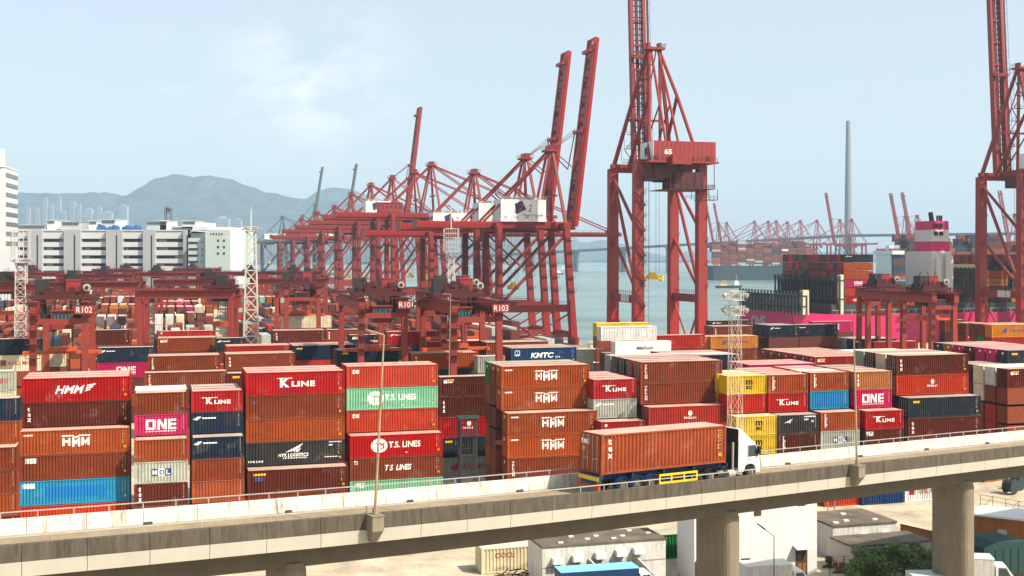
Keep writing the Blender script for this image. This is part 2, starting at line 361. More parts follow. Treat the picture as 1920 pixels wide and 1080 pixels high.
# ---------------------------------------------------------------- shipping containers
def body_mesh(L, h, reefer=False):
    b = MB(); x0, x1 = -L/2, L/2; yo = 1.205; dep = .10
    zb, zt = .20, h-.14
    for s in (-1, 1):
        prof = [(x0+.12, yo)]; x = x0+.16; p = (L-.32)/round((L-.32)/.35)
        if reefer: prof += [(x1-.12, yo)]
        else:
            while x < x1-.17:
                prof += [(x+.02, yo), (x+p*.30, yo), (x+p*.5, yo-dep), (x+p*.8, yo-dep)]; x += p
            prof += [(x1-.12, yo)]
        for (a, c), (d, e) in zip(prof, prof[1:]): b.quad([(a,s*c,zb),(d,s*e,zb),(d,s*e,zt),(a,s*c,zt)])
        b.box(x0, x1, s*1.219 if s < 0 else 1.13, -1.13 if s < 0 else 1.219, .05, .20)
        b.box(x0+.14, x1-.14, s*1.215 if s < 0 else 1.15, -1.15 if s < 0 else 1.215, h-.14, h-.035)
        for xx in (x0, x1-.14): b.box(xx, xx+.14, s*1.219 if s < 0 else 1.08, -1.08 if s < 0 else 1.219, .20, h-.03)
        for xx in (x0, x1-.18):
            b.box(xx-.002, xx+.182, s*1.222 if s < 0 else 1.06, -1.06 if s < 0 else 1.222, 0, .12); b.box(xx-.002, xx+.182, s*1.222 if s < 0 else 1.06, -1.06 if s < 0 else 1.222, h-.12, h-.003)
    for xx, d in ((x0+.05, 1), (x1-.05, -1)):   # ends
        y = -1.08; pts = []; n = 9; w = 2.16/n
        for i in range(n): pts += [(xx, y), (xx, y+w*.35), (xx+d*.05, y+w*.5), (xx+d*.05, y+w*.85)]; y += w
        pts.append((xx, 1.08))
        for (a, c), (e, f) in zip(pts, pts[1:]): b.quad([(a,c,.2),(e,f,.2),(e,f,h-.12),(a,c,h-.12)])
        b.box(xx-.05 if d > 0 else xx-.03, xx+.03 if d > 0 else xx+.05, -1.08, 1.08, h-.14, h-.03)
        b.box(xx-.05 if d > 0 else xx-.03, xx+.03 if d > 0 else xx+.05, -1.08, 1.08, .05, .2)
    n = round(L/.42); w = (L-.28)/n; x = x0+.14
    for i in range(n):
        for a, e, z0, z1 in ((0, .35, h-.03, h-.03), (.35, .5, h-.03, h-.055), (.5, .85, h-.055, h-.055), (.85, 1, h-.055, h-.03)):
            b.quad([(x+a*w,-1.15,z0),(x+e*w,-1.15,z1),(x+e*w,1.15,z1),(x+a*w,1.15,z0)], 1)
        x += w
    for s in (-1, 1): b.quad([(x0+.14, s*1.215, h-.032), (x1-.14, s*1.215, h-.032), (x1-.14, s*1.15, h-.032), (x0+.14, s*1.15, h-.032)], 1)
    b.quad([(x0+.1,-1.15,.1),(x1-.1,-1.15,.1),(x1-.1,1.15,.1),(x0+.1,1.15,.1)])
    return b.mesh('container_body', [M['paint'], M['croof']])
L40, L20 = 12.19, 6.06
BODY = {}
def body(L, h, rf=False):
    if (L, h, rf) not in BODY: BODY[(L, h, rf)] = body_mesh(L, h, rf)
    return BODY[(L, h, rf)]
DOOR = {}
def door_mesh(h):
    if h not in DOOR:
        b = MB(); b.box(-.03, .02, -.52, .52, .2, h-.15)
        for z in (.55, 1.0, 1.45, 1.9): b.box(-.045, -.03, -.46, .46, z, z+.22)
        DOOR[h] = b.mesh('door', [M['paint']])
        g = MB()
        for y in (-.3, .22): g.tube((-.07, y, .22), (-.07, y, h-.17), .025, 6)
        g.box(-.09, -.05, -.32, -.05, 1.1, 1.16); g.box(-.09, -.05, .02, .24, 1.0, 1.06)
        DOOR[(h, 1)] = g.mesh('locking_bar', [M['steel']])
    return DOOR[h], DOOR[(h, 1)]
KD = .62
COL = {'B': ('rust brown', srgb(150, 66, 30)), 'M': ('dark maroon', srgb(108, 42, 26)), 'O': ('orange brown', srgb(186, 82, 24)), 'D': ('orange red', srgb(216, 64, 20)),
 'R': ('bright red', srgb(206, 9, 8)), 'C': ('crimson', srgb(196, 44, 24)), 'P': ('magenta', srgb(214, 18, 104)), 'N': ('navy', srgb(30, 50, 72)), 'S': ('dark slate', srgb(40, 52, 60)),
 'U': ('sky blue', srgb(30, 142, 186)), 'V': ('royal blue', srgb(26, 78, 134)), 'G': ('mint green', srgb(134, 200, 162)), 'E': ('green', srgb(30, 140, 66)), 'Y': ('pale grey', srgb(168, 172, 158)),
 'K': ('charcoal', srgb(66, 64, 64)), 'L': ('yellow', srgb(226, 186, 30)), 'W': ('white', srgb(232, 230, 222)), 'T': ('tan', srgb(190, 116, 56)), 'A': ('amber', srgb(238, 146, 14)), 'X': ('cream', srgb(224, 210, 172))}
COL = {k: (n, (c[0]*KD*(.88 if k == 'R' else 1.1 if k == 'P' else 1), c[1]*KD*(.8 if k == 'R' else 1), c[2]*KD, 1) if k not in 'WXYLGU' else (c[0]*.9, c[1]*.9, c[2]*.9, 1)) for k, (n, c) in COL.items()}
PHR = {None: '', 'hmmw': 'slanted white letters', 'hmm': 'heavy white letters', 'kl': 'white company name', 'one': 'big block letters', 'mol': 'blue logo tiles', 'tsl': 'round white emblem', 'ts2': 'slanted white name',
 'nyk': 'winged white logo', 'dii': 'white corner letters', 'tex': 'white vertical letters', 'tri': 'white vertical letters', 'flo': 'white vertical letters', 'ym': 'red lettering', 'ymd': 'red lettering', 'kmtc': 'slanted white letters', 'msc': 'black letters',
 'hl': 'blue emblem', 'mgl': 'small white seal', 'mdt': 'dark lettering', 'logo': 'small corner logo', 'ylogo': 'yellow corner tag', 'patch': 'repainted blue patch', 'bdot': 'small blue dot', 'wlogo': 'small white logo', 'ymtag': 'yellow white tag',
 'sq': 'white corner square', 'oocl': 'red lettering', 'hyu': 'wide white letters', 'mol2': 'yellow blue tag'}
def marks(o, L, h, k):
    y = -1.228; sc = L/L40; h2 = h/2
    if k is None: return
    T = lambda *a, **kw: text(o, *a, **kw)
    if k == 'hmmw': T('HMM', 3.3, .95, M['mark_w'], (-.75, y, h2), shear=.35, bold=.02); flat(o, 'wing', f_wing, [M['mark_w']], (-.1, y, h2+.1), 'emblem')
    elif k == 'hmm': flat(o, 'hmm', f_hmm, [M['mark_w']], (.1 if L > 7 else 0, y, h2+.05)); T('HMM', 1.05, .22, M['mark_w'], (-L/2+1.0, y, h-.55), bold=.03)
    elif k == 'kl':
        w = 1 if L > 7 else .66
        T('K', 1.15*w, 1.0*w+.1, M['mark_w'], (-1.35*w, y, h2+.05), bold=.045); T('LINE', 2.9*w, .62*w+.06, M['mark_w'], (.95*w, y, h2-.1), bold=.04, spacing=1.1)
        flat(o, 'kbar', lambda f: f.r(-.95, -.04, .95, .04), [M['mark_w']], (-1.35*w, y, h2+.58*w+.05), 'emblem')
    elif k == 'one':
        ob = flat(o, 'one', f_one, [M['mark_w']], (0, y, h2+.05)); ob.scale = (1, 1, .95)
    elif k == 'mol':
        flat(o, 'mol', f_mol, [M['clean_white'], M['mark_b']], (.05, y, h2), 'emblem')
        T('M', .5, .55, M['mark_w'], (-.7, y-.006, h2), bold=.03); T('O', .52, .58, M['mark_b'], (.05, y-.006, h2), bold=.03); T('L', .44, .55, M['mark_w'], (.8, y-.006, h2), bold=.03)
    elif k == 'tsl':
        flat(o, 'oval', f_oval, [M['mark_w']], (-2.3, y, h2+.05), 'emblem'); g = flat(o, 'oin', f_oval_in, [M['paint']], (-2.35, y-.006, h2+.02), 'emblem'); g.color = o.color
        T('T.S. LINES', 4.2, .8, M['mark_w'], (1.05, y, h2+.12), bold=.025); flat(o, 'small', lambda f: f.r(-.15,-.05,.15,.05), [M['mark_w']], (1.3, y, .5), 'emblem')
    elif k == 'ts2': T('T S  LINES', 3.5, .75, M['mark_w'], (.2, y, h2+.05), shear=.25, bold=.03); T('TS', .5, .5, M['mark_w'], (-L/2+.75, y, h-.6), bold=.03)
    elif k == 'dii': T('DII', .85, .5, M['mark_w'], (-L/2+1.2, y, h-.75), bold=.05)
    elif k == 'nyk':
        if L > 7:
            flat(o, 'bird', f_bird, [M['mark_w']], (-.1, y, h2+.2), 'emblem'); T('NYK LOGISTICS', 3.7, .42, M['mark_w'], (-.3, y, h2-.25), bold=.03); flat(o, 'nsub', lambda f: [f.r(-1.45+i*.2, -.08, -1.33+i*.2, .08) for i in range(15)], [M['mark_w']], (-.1, y, h2-.62), 'emblem')
            flat(o, 'bar3', lambda f: (f.r(-.8,.1,.8,.22), f.r(-.8,-.3,-.3,-.15), f.r(-1.3,-1.75,.4,-1.66)), [M['mark_w']], (L/2-1.2, y, h-.42), 'emblem'); T('NYK LINE', 1.8, .25, M['mark_w'], (-L/2+1.2, y, .55), bold=.03)
        else:
            flat(o, 'bird2', f_bird2, [M['mark_w']], (-1.5, y, h2+.25), 'emblem')
            flat(o, 'bar2', lambda f: (f.r(-.85,.1,.85,.28), f.r(-.85,-.3,-.25,-.12), f.r(.3,-.6,.5,-.3)), [M['mark_w']], (L/2-1.3, y, h-.5), 'emblem')
    elif k == 'tex': T('t\ne\nx', .42, 1.75, M['mark_w'], (-L/2+.85*max(sc, .8), y, h2+.1), bold=.06)
    elif k == 'tri': T('T\nR\nI\nT\nO\nN', .34, 1.9, M['mark_w'], (-L/2+.85, y, h2+.1), bold=.05)
    elif k == 'flo': T('F\nL\nO\nR\nE\nN\nS', .36, 1.9, M['mark_w'], (-L/2+.85, y, h2+.1), bold=.05)
    elif k in ('ym', 'ymd'):
        flat(o, 'ymt', lambda f: (f.r(-.45,-.5,.45,.5), f.r(-.12,-.42,.12,.3,1), f.r(-.36,.2,.36,.42,1)), [M['mark_r'], M['clean_white']], (-3.0*sc if L > 7 else -2, y, h2+.1), 'emblem')
        T('YANG MING', 5.4 if L > 7 else 3.4, .8, M['mark_r'], (.9*sc if L > 7 else .6, y, h2+.05), bold=.01)
    elif k == 'kmtc': T('KMTC', 4.3, .95, M['mark_w'], (-.3, y, h2+.1), shear=.2, bold=.035); T('Line', .9, .35, M['mark_w'], (2.6, y, h2-.2), bold=.02); flat(o, 'hat', lambda f: (f.r(-.5,-.5,.5,-.38), f.line([(-.4,.4),(.4,.4),(.4,-.3),(-.4,-.3),(-.4,.4)], .12), f.r(-.05,-.3,.05,.4)), [M['mark_w']], (-L/2+1.2, y, h-.9), 'emblem')
    elif k == 'msc': T('m', 1.0, .62, M['mark_k'], (.35, y, h2+.32), bold=.03); T('sc', 1.0, .5, M['mark_k'], (.35, y, h2-.38), bold=.03)
    elif k == 'hl': T('Hapag-Lloyd', 4.6, .85, M['mark_b'], (1.2, y, h2), bold=.02); g = T('H', 1.2, 1.0, M['mark_b'], (-2.6, y, h2), shear=.3, bold=.1)
    elif k == 'mgl': flat(o, 'star', f_star, [M['mark_w']], (.0, y, h2+.45), 'emblem'); T('MAGELLAN', 1.75, .3, M['mark_w'], (0, y, h2-.15), bold=.02)
    elif k == 'mdt': T('MilkiDutch', 3.6, .6, M['mark_k'], (.3, y, h2+.1), bold=.03)
    elif k == 'oocl': T('OOCL', 2.0, .55, M['mark_r'], (-.6, y, h-.8), bold=.03)
    elif k == 'hyu': T('HYUNDAI', 5.0, .85, M['mark_w'], (1.5, y, h2), bold=.03)
    elif k == 'logo': flat(o, 'lg', lambda f: (f.r(-.6,-.3,.6,.3), f.r(-.5,-.28,-.1,-.02,1), f.r(.0,0,.45,.22,1)), [M['clean_white'], M['mark_b']], (-L/2+1.3*sc, y, h-.6), 'emblem')
    elif k == 'wlogo': flat(o, 'wl', lambda f: (f.p([(-.5,-.1),(.1,.25),(.5,.2),(0,-.2)]), f.r(.6,-.05,2.2,.1)), [M['mark_w']], (-L/2+1.0*sc+.2, y, h-.75), 'emblem')
    elif k == 'ylogo': flat(o, 'yl', lambda f: f.r(-.55,-.16,.55,.16), [M['mark_y']], (-L/2+1.4, y, h-.62), 'emblem')
    elif k == 'ymtag': flat(o, 'yt', lambda f: (f.r(-.55,.05,.75,.28,1), f.r(-.75,-.3,-.2,.2), f.r(-.1,-.25,.6,-.05)), [M['mark_w'], M['mark_y']], (-L/2+1.4, y, h-.65), 'emblem')
    elif k == 'mol2': flat(o, 'ml2', lambda f: (f.r(-.7,.15,.8,.4,1), f.r(-.6,-.5,.6,0,2), f.r(-.18,-.45,.2,-.05,0)), [M['mark_w'], M['mark_y'], M['mark_b']], (-L/2+1.4, y, h-.85), 'emblem')
    elif k == 'patch':
        w = .55 if L > 7 else .7
        flat(o, 'pt%d' % (L > 7), lambda f: f.r(-L*w/2, -.65, L*w/2, .65), [mat('overpainted_patch', srgb(8, 112, 178), .6, .12)], (.1, y, h2), 'overpainted_patch')
        if L > 7: flat(o, 'ptw', lambda f: f.r(-.6, -.28, .7, .28), [M['mark_w']], (-L/2+1.0, y, h-.6), 'emblem')
    elif k == 'bdot': flat(o, 'bd', lambda f: (f.disc(0,0,.22,.22,1), f.disc(0,.02,.1,.1,0)), [M['mark_w'], M['mark_b']], (-L/2+1.0, y, h-.85), 'emblem')
    elif k == 'sq': flat(o, 'sq', lambda f: f.r(-.18, -.16, .18, .16), [M['mark_w']], (-L/2+.7, y, h-.5), 'emblem')
NCON = [0]
def cont(u, v, z, L, h, c, mark, where, group=None, doors=0, serial=1, dot=0, rot=TH, at=None, rf=False, name='shipping_container'):
    nm, col = COL[c]; rnd = random.Random(NCON[0]*13+5); NCON[0] += 1
    o = bpy.data.objects.new(name, body(L, h, rf)); C.objects.link(o)
    j = 1+rnd.uniform(-.18, .14); q = rnd.uniform(-.06, .1); gq = (col[0]+col[1]+col[2])/3; o.color = (*[(x+(gq-x)*max(q, 0))*j for x in col[:3]], 1)
    X, Y = at if at else W(u+L/2, v+1.22)
    o.location = (X, Y, z); o.rotation_euler.z = rot+(rnd.uniform(-.0015, .0015))
    lab = f"{nm} container, {PHR[mark]+', ' if PHR[mark] else ''}{where}"
    tag(o, lab, 'container', group)
    if not rf: BOX[o.name] = L
    marks(o, L, h, mark)
    if serial == 1: flat(o, 'ser', f_ser, [M['mark_ser'], M['mark_y']], (L/2-.55, -1.229, h/2+.1), 'serial_marks')
    elif serial == 2: flat(o, 'ser2', f_ser2, [M['mark_ser']], (L/2-.5, -1.229, h/2+.2), 'serial_marks')
    if doors:
        d, bar = door_mesh(h)
        for y in (-.53, .53):
            q = put('door', d, o, (-L/2-.02, y, 0)); q.color = o.color
            if doors > 1: put('locking_bar', bar, q, (0, 0, 0))
    if dot:
        if 'dot' not in FM:
            f = MB(); f.quad([(0,-.17,-.17),(0,.17,-.17),(0,.17,.17),(0,-.17,.17)]); FM['dot'] = f.mesh('end_decal', [M['mark_w']])
        put('end_decal', FM['dot'], o, (-L/2-.075, -.3+rnd.uniform(-.2,.4), h-.55))
    return o
FILL = MB(); FILLM = [mat('stacked_box_'+n, COL[k][1], .6, .2) for k, n in (('B', 'brown'), ('M', 'maroon'), ('O', 'orange'), ('N', 'navy'), ('C', 'crimson'), ('Y', 'grey'), ('X', 'cream'), ('A', 'amber'), ('P', 'magenta'), ('E', 'green'))]
def fillbox(u, v, z0, z1, L, m=None):
    z = z1
    while z > z0+.5:
        hh = min(2.6, z-z0); r = random.choice((0,0,0,1,1,2,3,4)) if m is None else m
        p = [W(u+.02, v+.02), W(u+L-.02, v+.02), W(u+L-.02, v+2.42), W(u+.02, v+2.42)]
        FILL.hexa([(a, b, z-hh+.04) for a, b in p]+[(a, b, z-.02) for a, b in p], r); z -= hh
ORD = ['atop', 'second down in', 'third down in', 'fourth down in', 'fifth down in', 'lowest in']
ROWN = ('first', 'second', 'third', 'fourth', 'fifth', 'sixth')
ROW = 2.8
def stack(px, py, zt, L, where, levels, group, back=(), serial=1, doors=0, dot=0, vis=None):
    """one stack: front upper left corner of its top box at photo pixel px,py with its roof at height zt"""
    u, v = UV(hit(px, py, zt)); z = zt; shift = 0; n = 0
    vis = vis or (len(levels) if group == G1 else 1)
    for lv in levels:
        c, mk, h = lv[0], lv[1], lv[2]; dv = lv[3] if len(lv) > 3 else 0; du = lv[4] if len(lv) > 4 else 0
        shift += dv; u += du; z -= h
        if n < vis: cont(u, v-shift*ROW, z, L, h, c, mk, f"{ORD[n]} {where}", group, doors, serial, dot, rf=(c == 'W' and mk in ('mdt', None)))
        else: fillbox(u, v-shift*ROW, max(z, 0), z+h, L, 'BMONCYXAPE'.find({'R':'C','D':'O','S':'N','K':'N','V':'N','W':'X','T':'O','L':'A','G':'E','U':'N'}.get(c, c)))
        n += 1
    if z > .3: fillbox(u, v-shift*ROW, 0, z, L)
    for i, row in enumerate(back):          # boxes standing behind, seen by their roofs and ends
        vv = v+(i+1)*ROW; h = levels[0][2]
        cont(u, vv, zt-h, L, h, row[0], None, f"{ROWN[i]} row behind {where}", group, doors, 0, dot)
        if doors and len(row) > 1:
            for k in range(1, len(row)): fillbox(u, vv, zt-h*(k+1), zt-h*k, L, 'BMONCYXAPE'.find({'R':'C','D':'O','S':'N','K':'N','W':'X','T':'O','L':'A'}.get(row[k], row[k])))
            fillbox(u, vv, 0, zt-h*len(row), L)
        else: fillbox(u, vv, 0, zt-h, L)
    return u, v
# ---------------------------------------------------------------- ground, water, hills, air
UQ, VQ = 147.5, 381.0                      # quay edges: left basin quay (u) and right berth (v)
g = MB()
def P3(u, v, z): x, y = W(u, v); return (x, y, z)
g.quad([P3(-900,-120,0), P3(1500,-120,0), P3(1500,VQ,0), P3(UQ,VQ,0), P3(UQ,1500,0), P3(-900,1500,0)])
for a, b in ((( 1500,VQ),(UQ,VQ)), ((UQ,VQ),(UQ,1500)), ((UQ,1500),(-900,1500))): g.quad([P3(*a,0), P3(*b,0), P3(*b,-9), P3(*a,-9)], 1)
o = g.build('ground', [M['ground'], M['quay']]); o['kind'] = 'structure'
wm = bpy.data.materials.new('harbour_water'); wm.use_nodes = True; t = wm.node_tree; b = t.nodes['Principled BSDF']
b.inputs['Base Color'].default_value = (.10, .19, .17, 1); b.inputs['Roughness'].default_value = .3; b.inputs['IOR'].default_value = 1.33
tn = N(t, 'ShaderNodeTexCoord'); mpn = N(t, 'ShaderNodeMapping'); mpn.inputs['Scale'].default_value = (.5, .18, 1)
n1 = N(t, 'ShaderNodeTexNoise'); n1.inputs['Scale'].default_value = .5; n1.inputs['Detail'].default_value = 5
bp = N(t, 'ShaderNodeBump'); bp.inputs['Strength'].default_value = .55; bp.inputs['Distance'].default_value = .6
t.links.new(tn.outputs['Object'], mpn.inputs['Vector']); t.links.new(mpn.outputs['Vector'], n1.inputs['Vector']); t.links.new(n1.outputs['Fac'], bp.inputs['Height']); t.links.new(bp.outputs['Normal'], b.inputs['Normal'])
n2 = N(t, 'ShaderNodeTexNoise'); n2.inputs['Scale'].default_value = .012; n2.inputs['Detail'].default_value = 4; t.links.new(mpn.outputs['Vector'], n2.inputs['Vector'])
r2 = N(t, 'ShaderNodeMapRange'); r2.inputs['From Min'].default_value = .35; r2.inputs['From Max'].default_value = .65; r2.inputs['To Min'].default_value = .22; r2.inputs['To Max'].default_value = .42
t.links.new(n2.outputs['Fac'], r2.inputs['Value']); t.links.new(r2.outputs['Result'], b.inputs['Roughness'])
mp3 = N(t, 'ShaderNodeMapping'); mp3.inputs['Scale'].default_value = (.0025, .022, 1); n3 = N(t, 'ShaderNodeTexNoise'); n3.inputs['Scale'].default_value = 1; n3.inputs['Detail'].default_value = 7; n3.inputs['Roughness'].default_value = .7
t.links.new(tn.outputs['Object'], mp3.inputs['Vector']); t.links.new(mp3.outputs['Vector'], n3.inputs['Vector'])
r3 = N(t, 'ShaderNodeMapRange'); r3.inputs['From Min'].default_value = .3; r3.inputs['From Max'].default_value = .7; r3.inputs['To Min'].default_value = .55; r3.inputs['To Max'].default_value = 1.35; t.links.new(n3.outputs['Fac'], r3.inputs['Value'])
s3 = N(t, 'ShaderNodeVectorMath', operation='SCALE'); s3.inputs[0].default_value = (.13, .20, .18); t.links.new(r3.outputs['Result'], s3.inputs['Scale']); t.links.new(s3.outputs['Vector'], b.inputs['Base Color'])
g = MB(); g.quad([(-14000,-600,-4),(14000,-600,-4),(14000,30000,-4),(-14000,30000,-4)]); o = g.build('water', wm); o['kind'] = 'structure'
def ridge(name, Y, pts, depth, seed, n=150):
    rnd = random.Random(seed); g = MB(); rows = 14
    x0, x1 = pts[0][0], pts[-1][0]; ph = [(rnd.uniform(.02,.35), rnd.uniform(0,6), rnd.uniform(.3,1)) for _ in range(14)]
    prof = []
    for i in range(n+1):
        px = x0+(x1-x0)*i/n
        for (a, ya), (b_, yb) in zip(pts, pts[1:]):
            if a <= px <= b_: t_ = (px-a)/(b_-a); t_ = t_*t_*(3-2*t_)*.5+t_*.5; py = ya+(yb-ya)*t_; break
        py += sum(A*.35*sin(f*px+p) for f, p, A in ph)
        prof.append((px, max(zat(py, Y), -6)))
    for r in range(rows+1):
        k = r/rows
        for px, z in prof:
            Yr = Y-depth+depth*k if k <= 1 else Y
            x = (px-960)/F*Y; zz = -6+(z+6)*(k**1.3)*(1 if r == rows else 1-.06*abs(sin(px*.09+r*1.7))-.05*abs(sin(px*.031+r)))
            g.v.append((x*(1 if r == rows else .97+.03*k), Yr, zz))
    m_ = n+1
    for r in range(rows):
        for i in range(n): g.f.append((r*m_+i, r*m_+i+1, (r+1)*m_+i+1, (r+1)*m_+i)); g.m.append(0)
    k = len(g.v)
    for px, z in prof: g.v.append(((px-960)/F*Y, Y+900, -6))
    for i in range(n): g.f.append((rows*m_+i, rows*m_+i+1, k+i+1, k+i)); g.m.append(0)
    o = g.build(name, M['hill']); o['kind'] = 'structure'; return o
ridge('hills', 7200, [(-500,372),(-100,366),(35,361),(120,363),(200,360),(235,368),(262,352),(290,335),(330,326),(365,332),(390,329),(430,335),(470,350),(500,361),(560,372),(640,378),(760,392),(860,408),(950,430),(1020,470),(1060,488)], 2300, 2)
ridge('hills', 8600, [(520,420),(560,380),(600,356),(625,351),(650,353),(690,366),(730,380),(800,392),(900,402),(1000,428),(1060,448),(1100,455),(1130,450),(1160,455),(1210,474),(1260,479),(1290,472),(1320,468),(1380,472),(1450,470),(1600,474),(1760,468),(1900,474),(2300,470),(2700,476)], 1800, 5)
g = MB(); rnd = random.Random(4)
for i in range(60):
    x = -2600+i*90; g.hexa([(x,6300,-4),(x+95,6300,-4),(x+95,6420,-4),(x,6420,-4)]+[(x,6310,4+rnd.uniform(0,9)),(x+95,6310,4+rnd.uniform(0,9)),(x+95,6420,8),(x,6420,8)])
o = g.build('far_shore', M['hill']); o['kind'] = 'structure'
# ---------------------------------------------------------------- far skyline and bridge
def simple_tower(px, Y, ptop, wpx, zb, label, mm='tower_far', fl=14):
    w = wpx/F*Y; x = (px-960)/F*Y; zt = zat(ptop, Y); o = thing('tower_block', (x, Y, zb), 0, label, 'building', 'hazy tower blocks below the hills')
    g = MB(); g.box(-w/2, w/2, 0, w*.8, 0, zt-zb); g.box(-w*.2, w*.2, w*.2, w*.6, zt-zb, zt-zb+w*.18); g.build('wall', M[mm], o)
    g = MB(); n = max(3, int((zt-zb)/8))
    for i in range(n): g.box(-w*.46, w*.46, -.4, -.05, (i+.35)*(zt-zb)/n, (i+.7)*(zt-zb)/n)
    g.build('window', M['bld_dark'], o)
TWR = [(52,388,7),(70,391,9),(84,372,8),(97,382,6),(118,398,12),(136,379,9),(148,384,6),(165,392,14),(186,388,8),(201,398,16),(231,386,14),(415,410,26),(445,412,14),(110,370,7)]
TWD = ['left of the taller slope tower', 'short and squat beside the office block', 'high on the slope near the left edge', 'slender, alone mid slope', 'wide and low over the warehouse roof', 'tall, left of the lone dark tank tower', 'slender, beside a taller pale tower',
 'wide and low, above the blue tarpaulins', 'narrow, left of the main hill foot', 'widest of the left ones, above the warehouse', 'squarish, right under the hill flank', 'widest, behind the pale green block', 'behind the stout white lattice tower', 'high on the slope, right one of two']
for (px, pt, wp), ds in zip(TWR, TWD):
    simple_tower(px, 5200, pt, wp, 0 if px > 130 or pt > 376 else 90, f"hazy tower block, {ds}")
for px, pt, wp, ds in ((1052,450,5,'leftmost of the slim three'),(1064,446,4,'middle of the slim three'),(1080,446,5,'rightmost of the slim three'),(1012,462,9,'low one seen between crane legs'),(1030,468,12,'lowest and widest')):
    simple_tower(px, 6350, pt, wp, 0, f'hazy tower block on the far shore, {ds}')
br = thing('cable_stayed_bridge', (662, 2362, -4), math.atan2(-618, 733), 'hazy long sea bridge with two tall round towers beyond the harbour', 'bridge')
def brl(t, off=0): return (t*958.8, off)
g = MB()
for i in range(-24, 36):
    a, b_ = i*60, i*60+60; zz = lambda s: 78-max(0, -s)*.042-max(0, s-900)*.01
    za, zb = zz(a), zz(b_)
    g.hexa([(a,-18,za-4.5),(b_,-18,zb-4.5),(b_,18,zb-4.5),(a,18,za-4.5),(a,-22,za),(b_,-22,zb),(b_,22,zb),(a,22,za)])
g.build('bridge_deck', M['bridge'], br)
for x in (0, 1018):
    g = MB(); g.tube((x,0,0),(x,0,180),8.5,16,6.4); g.tube((x,0,180),(x,0,302),6.4,16,4.4); g.build('tower', M['bridge'], br)
for x in (-140,-275,-410,-545,-680,-815,-950):
    g = MB(); zz = 78+x*.042-4.5
    for y in (-11, 11): g.box(x-4, x+4, y-5, y+5, 0, zz-6)
    g.hexa([(x-4,-16,zz-7),(x+4,-16,zz-7),(x+4,16,zz-7),(x-4,16,zz-7),(x-7,-18,zz),(x+7,-18,zz),(x+7,18,zz),(x-7,18,zz)]); g.build('pier', M['bridge'], br)
# ---------------------------------------------------------------- warehouses at the left
def at_box(g, Y, x0, x1, y0, y1, d0, d1, m=0):       # a block whose front lies at depth Y+d0 (local to 0,Y)
    g.box((x0-960)/F*Y, (x1-960)/F*Y, d0, d1, zat(y1, Y), zat(y0, Y), m)
Y = 820
wh = thing('warehouse', (0, Y, 0), 0, 'long white multi-storey warehouse with dark open decks behind the yard', 'building')
X = lambda px: (px-960)/F*Y
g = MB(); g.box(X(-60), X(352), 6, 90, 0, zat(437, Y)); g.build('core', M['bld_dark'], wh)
g = MB()
for y0, y1 in ((432,447.5),(453.8,463),(469,478.6),(485,493.5),(499,508),(514,523)): at_box(g, Y, -60, 352, y0, y1, 0, 6.2)
at_box(g, Y, -60, 352, 431, 433, -.5, 90); g.build('deck_parapet', M['bld'], wh)
for x0, x1 in ((55,81),(122,153),(201,231),(270,293),(345,352)):
    g = MB(); at_box(g, Y, x0, x1, 431, 545, -2.5, 8); g.build('stair_shaft', M['bld_grey'], wh)
    g = MB(); at_box(g, Y, (x0+x1)/2+4, (x0+x1)/2+6, 441, 545, -2.75, -2.5); g.build('window', M['dark'], wh)
rnd = random.Random(5)
for x0, x1 in ((81,122),(153,201),(231,270),(293,345)):
    for y0, y1 in ((447.5,453.8),(463,469),(478.6,485),(493.5,499)):
        w = rnd.uniform(.12, .35)*(x1-x0); g = MB(); a = rnd.choice((x0+2, x1-w-2)); at_box(g, Y, a, a+w, y0+.8, y1, 3, 5.8); g.build('parked_load', M['tan'] if rnd.random() < .6 else M['bld_grey'], wh)
for x0, x1, y0, m in ((-20,70,421,'bld_grey'),(72,88,412,'bld'),(100,134,415,'bld_grey'),(152,168,413,'bld'),(176,203,411,'bld'),(262,300,414,'bld_grey'),(288,302,413,'bld'),(330,356,413,'bld'),(310,350,424,'bld')):
    g = MB(); at_box(g, Y, x0, x1, y0, 433, 15, 40); at_box(g, Y, x0-1, x1+1, y0-1, y0, 14, 41); g.build('roof_house', M[m], wh)
    g = MB(); at_box(g, Y, x0+2, x1-2, y0+3, y0+6, 14.7, 15); g.build('window', M['bld_dark'], wh)
for x0, x1, l in ((171,208,'blue tarpaulin heap on the warehouse roof, left of the other'), (219,249,'blue tarpaulin heap on the warehouse roof, right of the other')):
    g = MB(); n = 5
    for i in range(n): a = X(x0)+(X(x1)-X(x0))*i/n; b_ = X(x0)+(X(x1)-X(x0))*(i+1)/n; hh = 2+1.2*sin(i*2.1); g.prism([(a,0),(b_,0),(b_,hh*.8),((a+b_)/2,hh+.6),(a,hh)], 0, 9)
    o = g.build('tarpaulin_heap', M['tarp_blue'], None, (0, Y+10, zat(431, Y))); tag(o, l, 'tarpaulin', 'blue tarpaulin heaps on the warehouse roof')
wm_ = thing('roof_tank_tower', (X(292), Y+30, zat(414, Y)), 0, 'thin dark lattice tower standing on the warehouse roof', 'tower')
g = MB()
for a in (-2, 2):
    for b_ in (-2, 2): g.beam((a,b_,0),(a,b_,10),.5)
for z in (3, 6, 9): g.box(-2.2, 2.2, -2.2, 2.2, z, z+.3)
g.build('frame', M['bld_dark'], wm_); g = MB(); g.tube((0,0,7),(0,0,10.4),1.8,10); g.build('tank', M['bld_dark'], wm_)
Y2 = 780
X = lambda px: (px-960)/F*Y2
w2 = thing('cold_store', (0, Y2, 0), 0, 'pale green block with small square windows right of the long warehouse', 'building')
g = MB(); g.box(X(385), X(432), 0, 70, 0, zat(431, Y2)); g.box(X(350), X(386), 4, 60, 0, zat(446, Y2)); g.build('wall', M['bld_green'], w2)
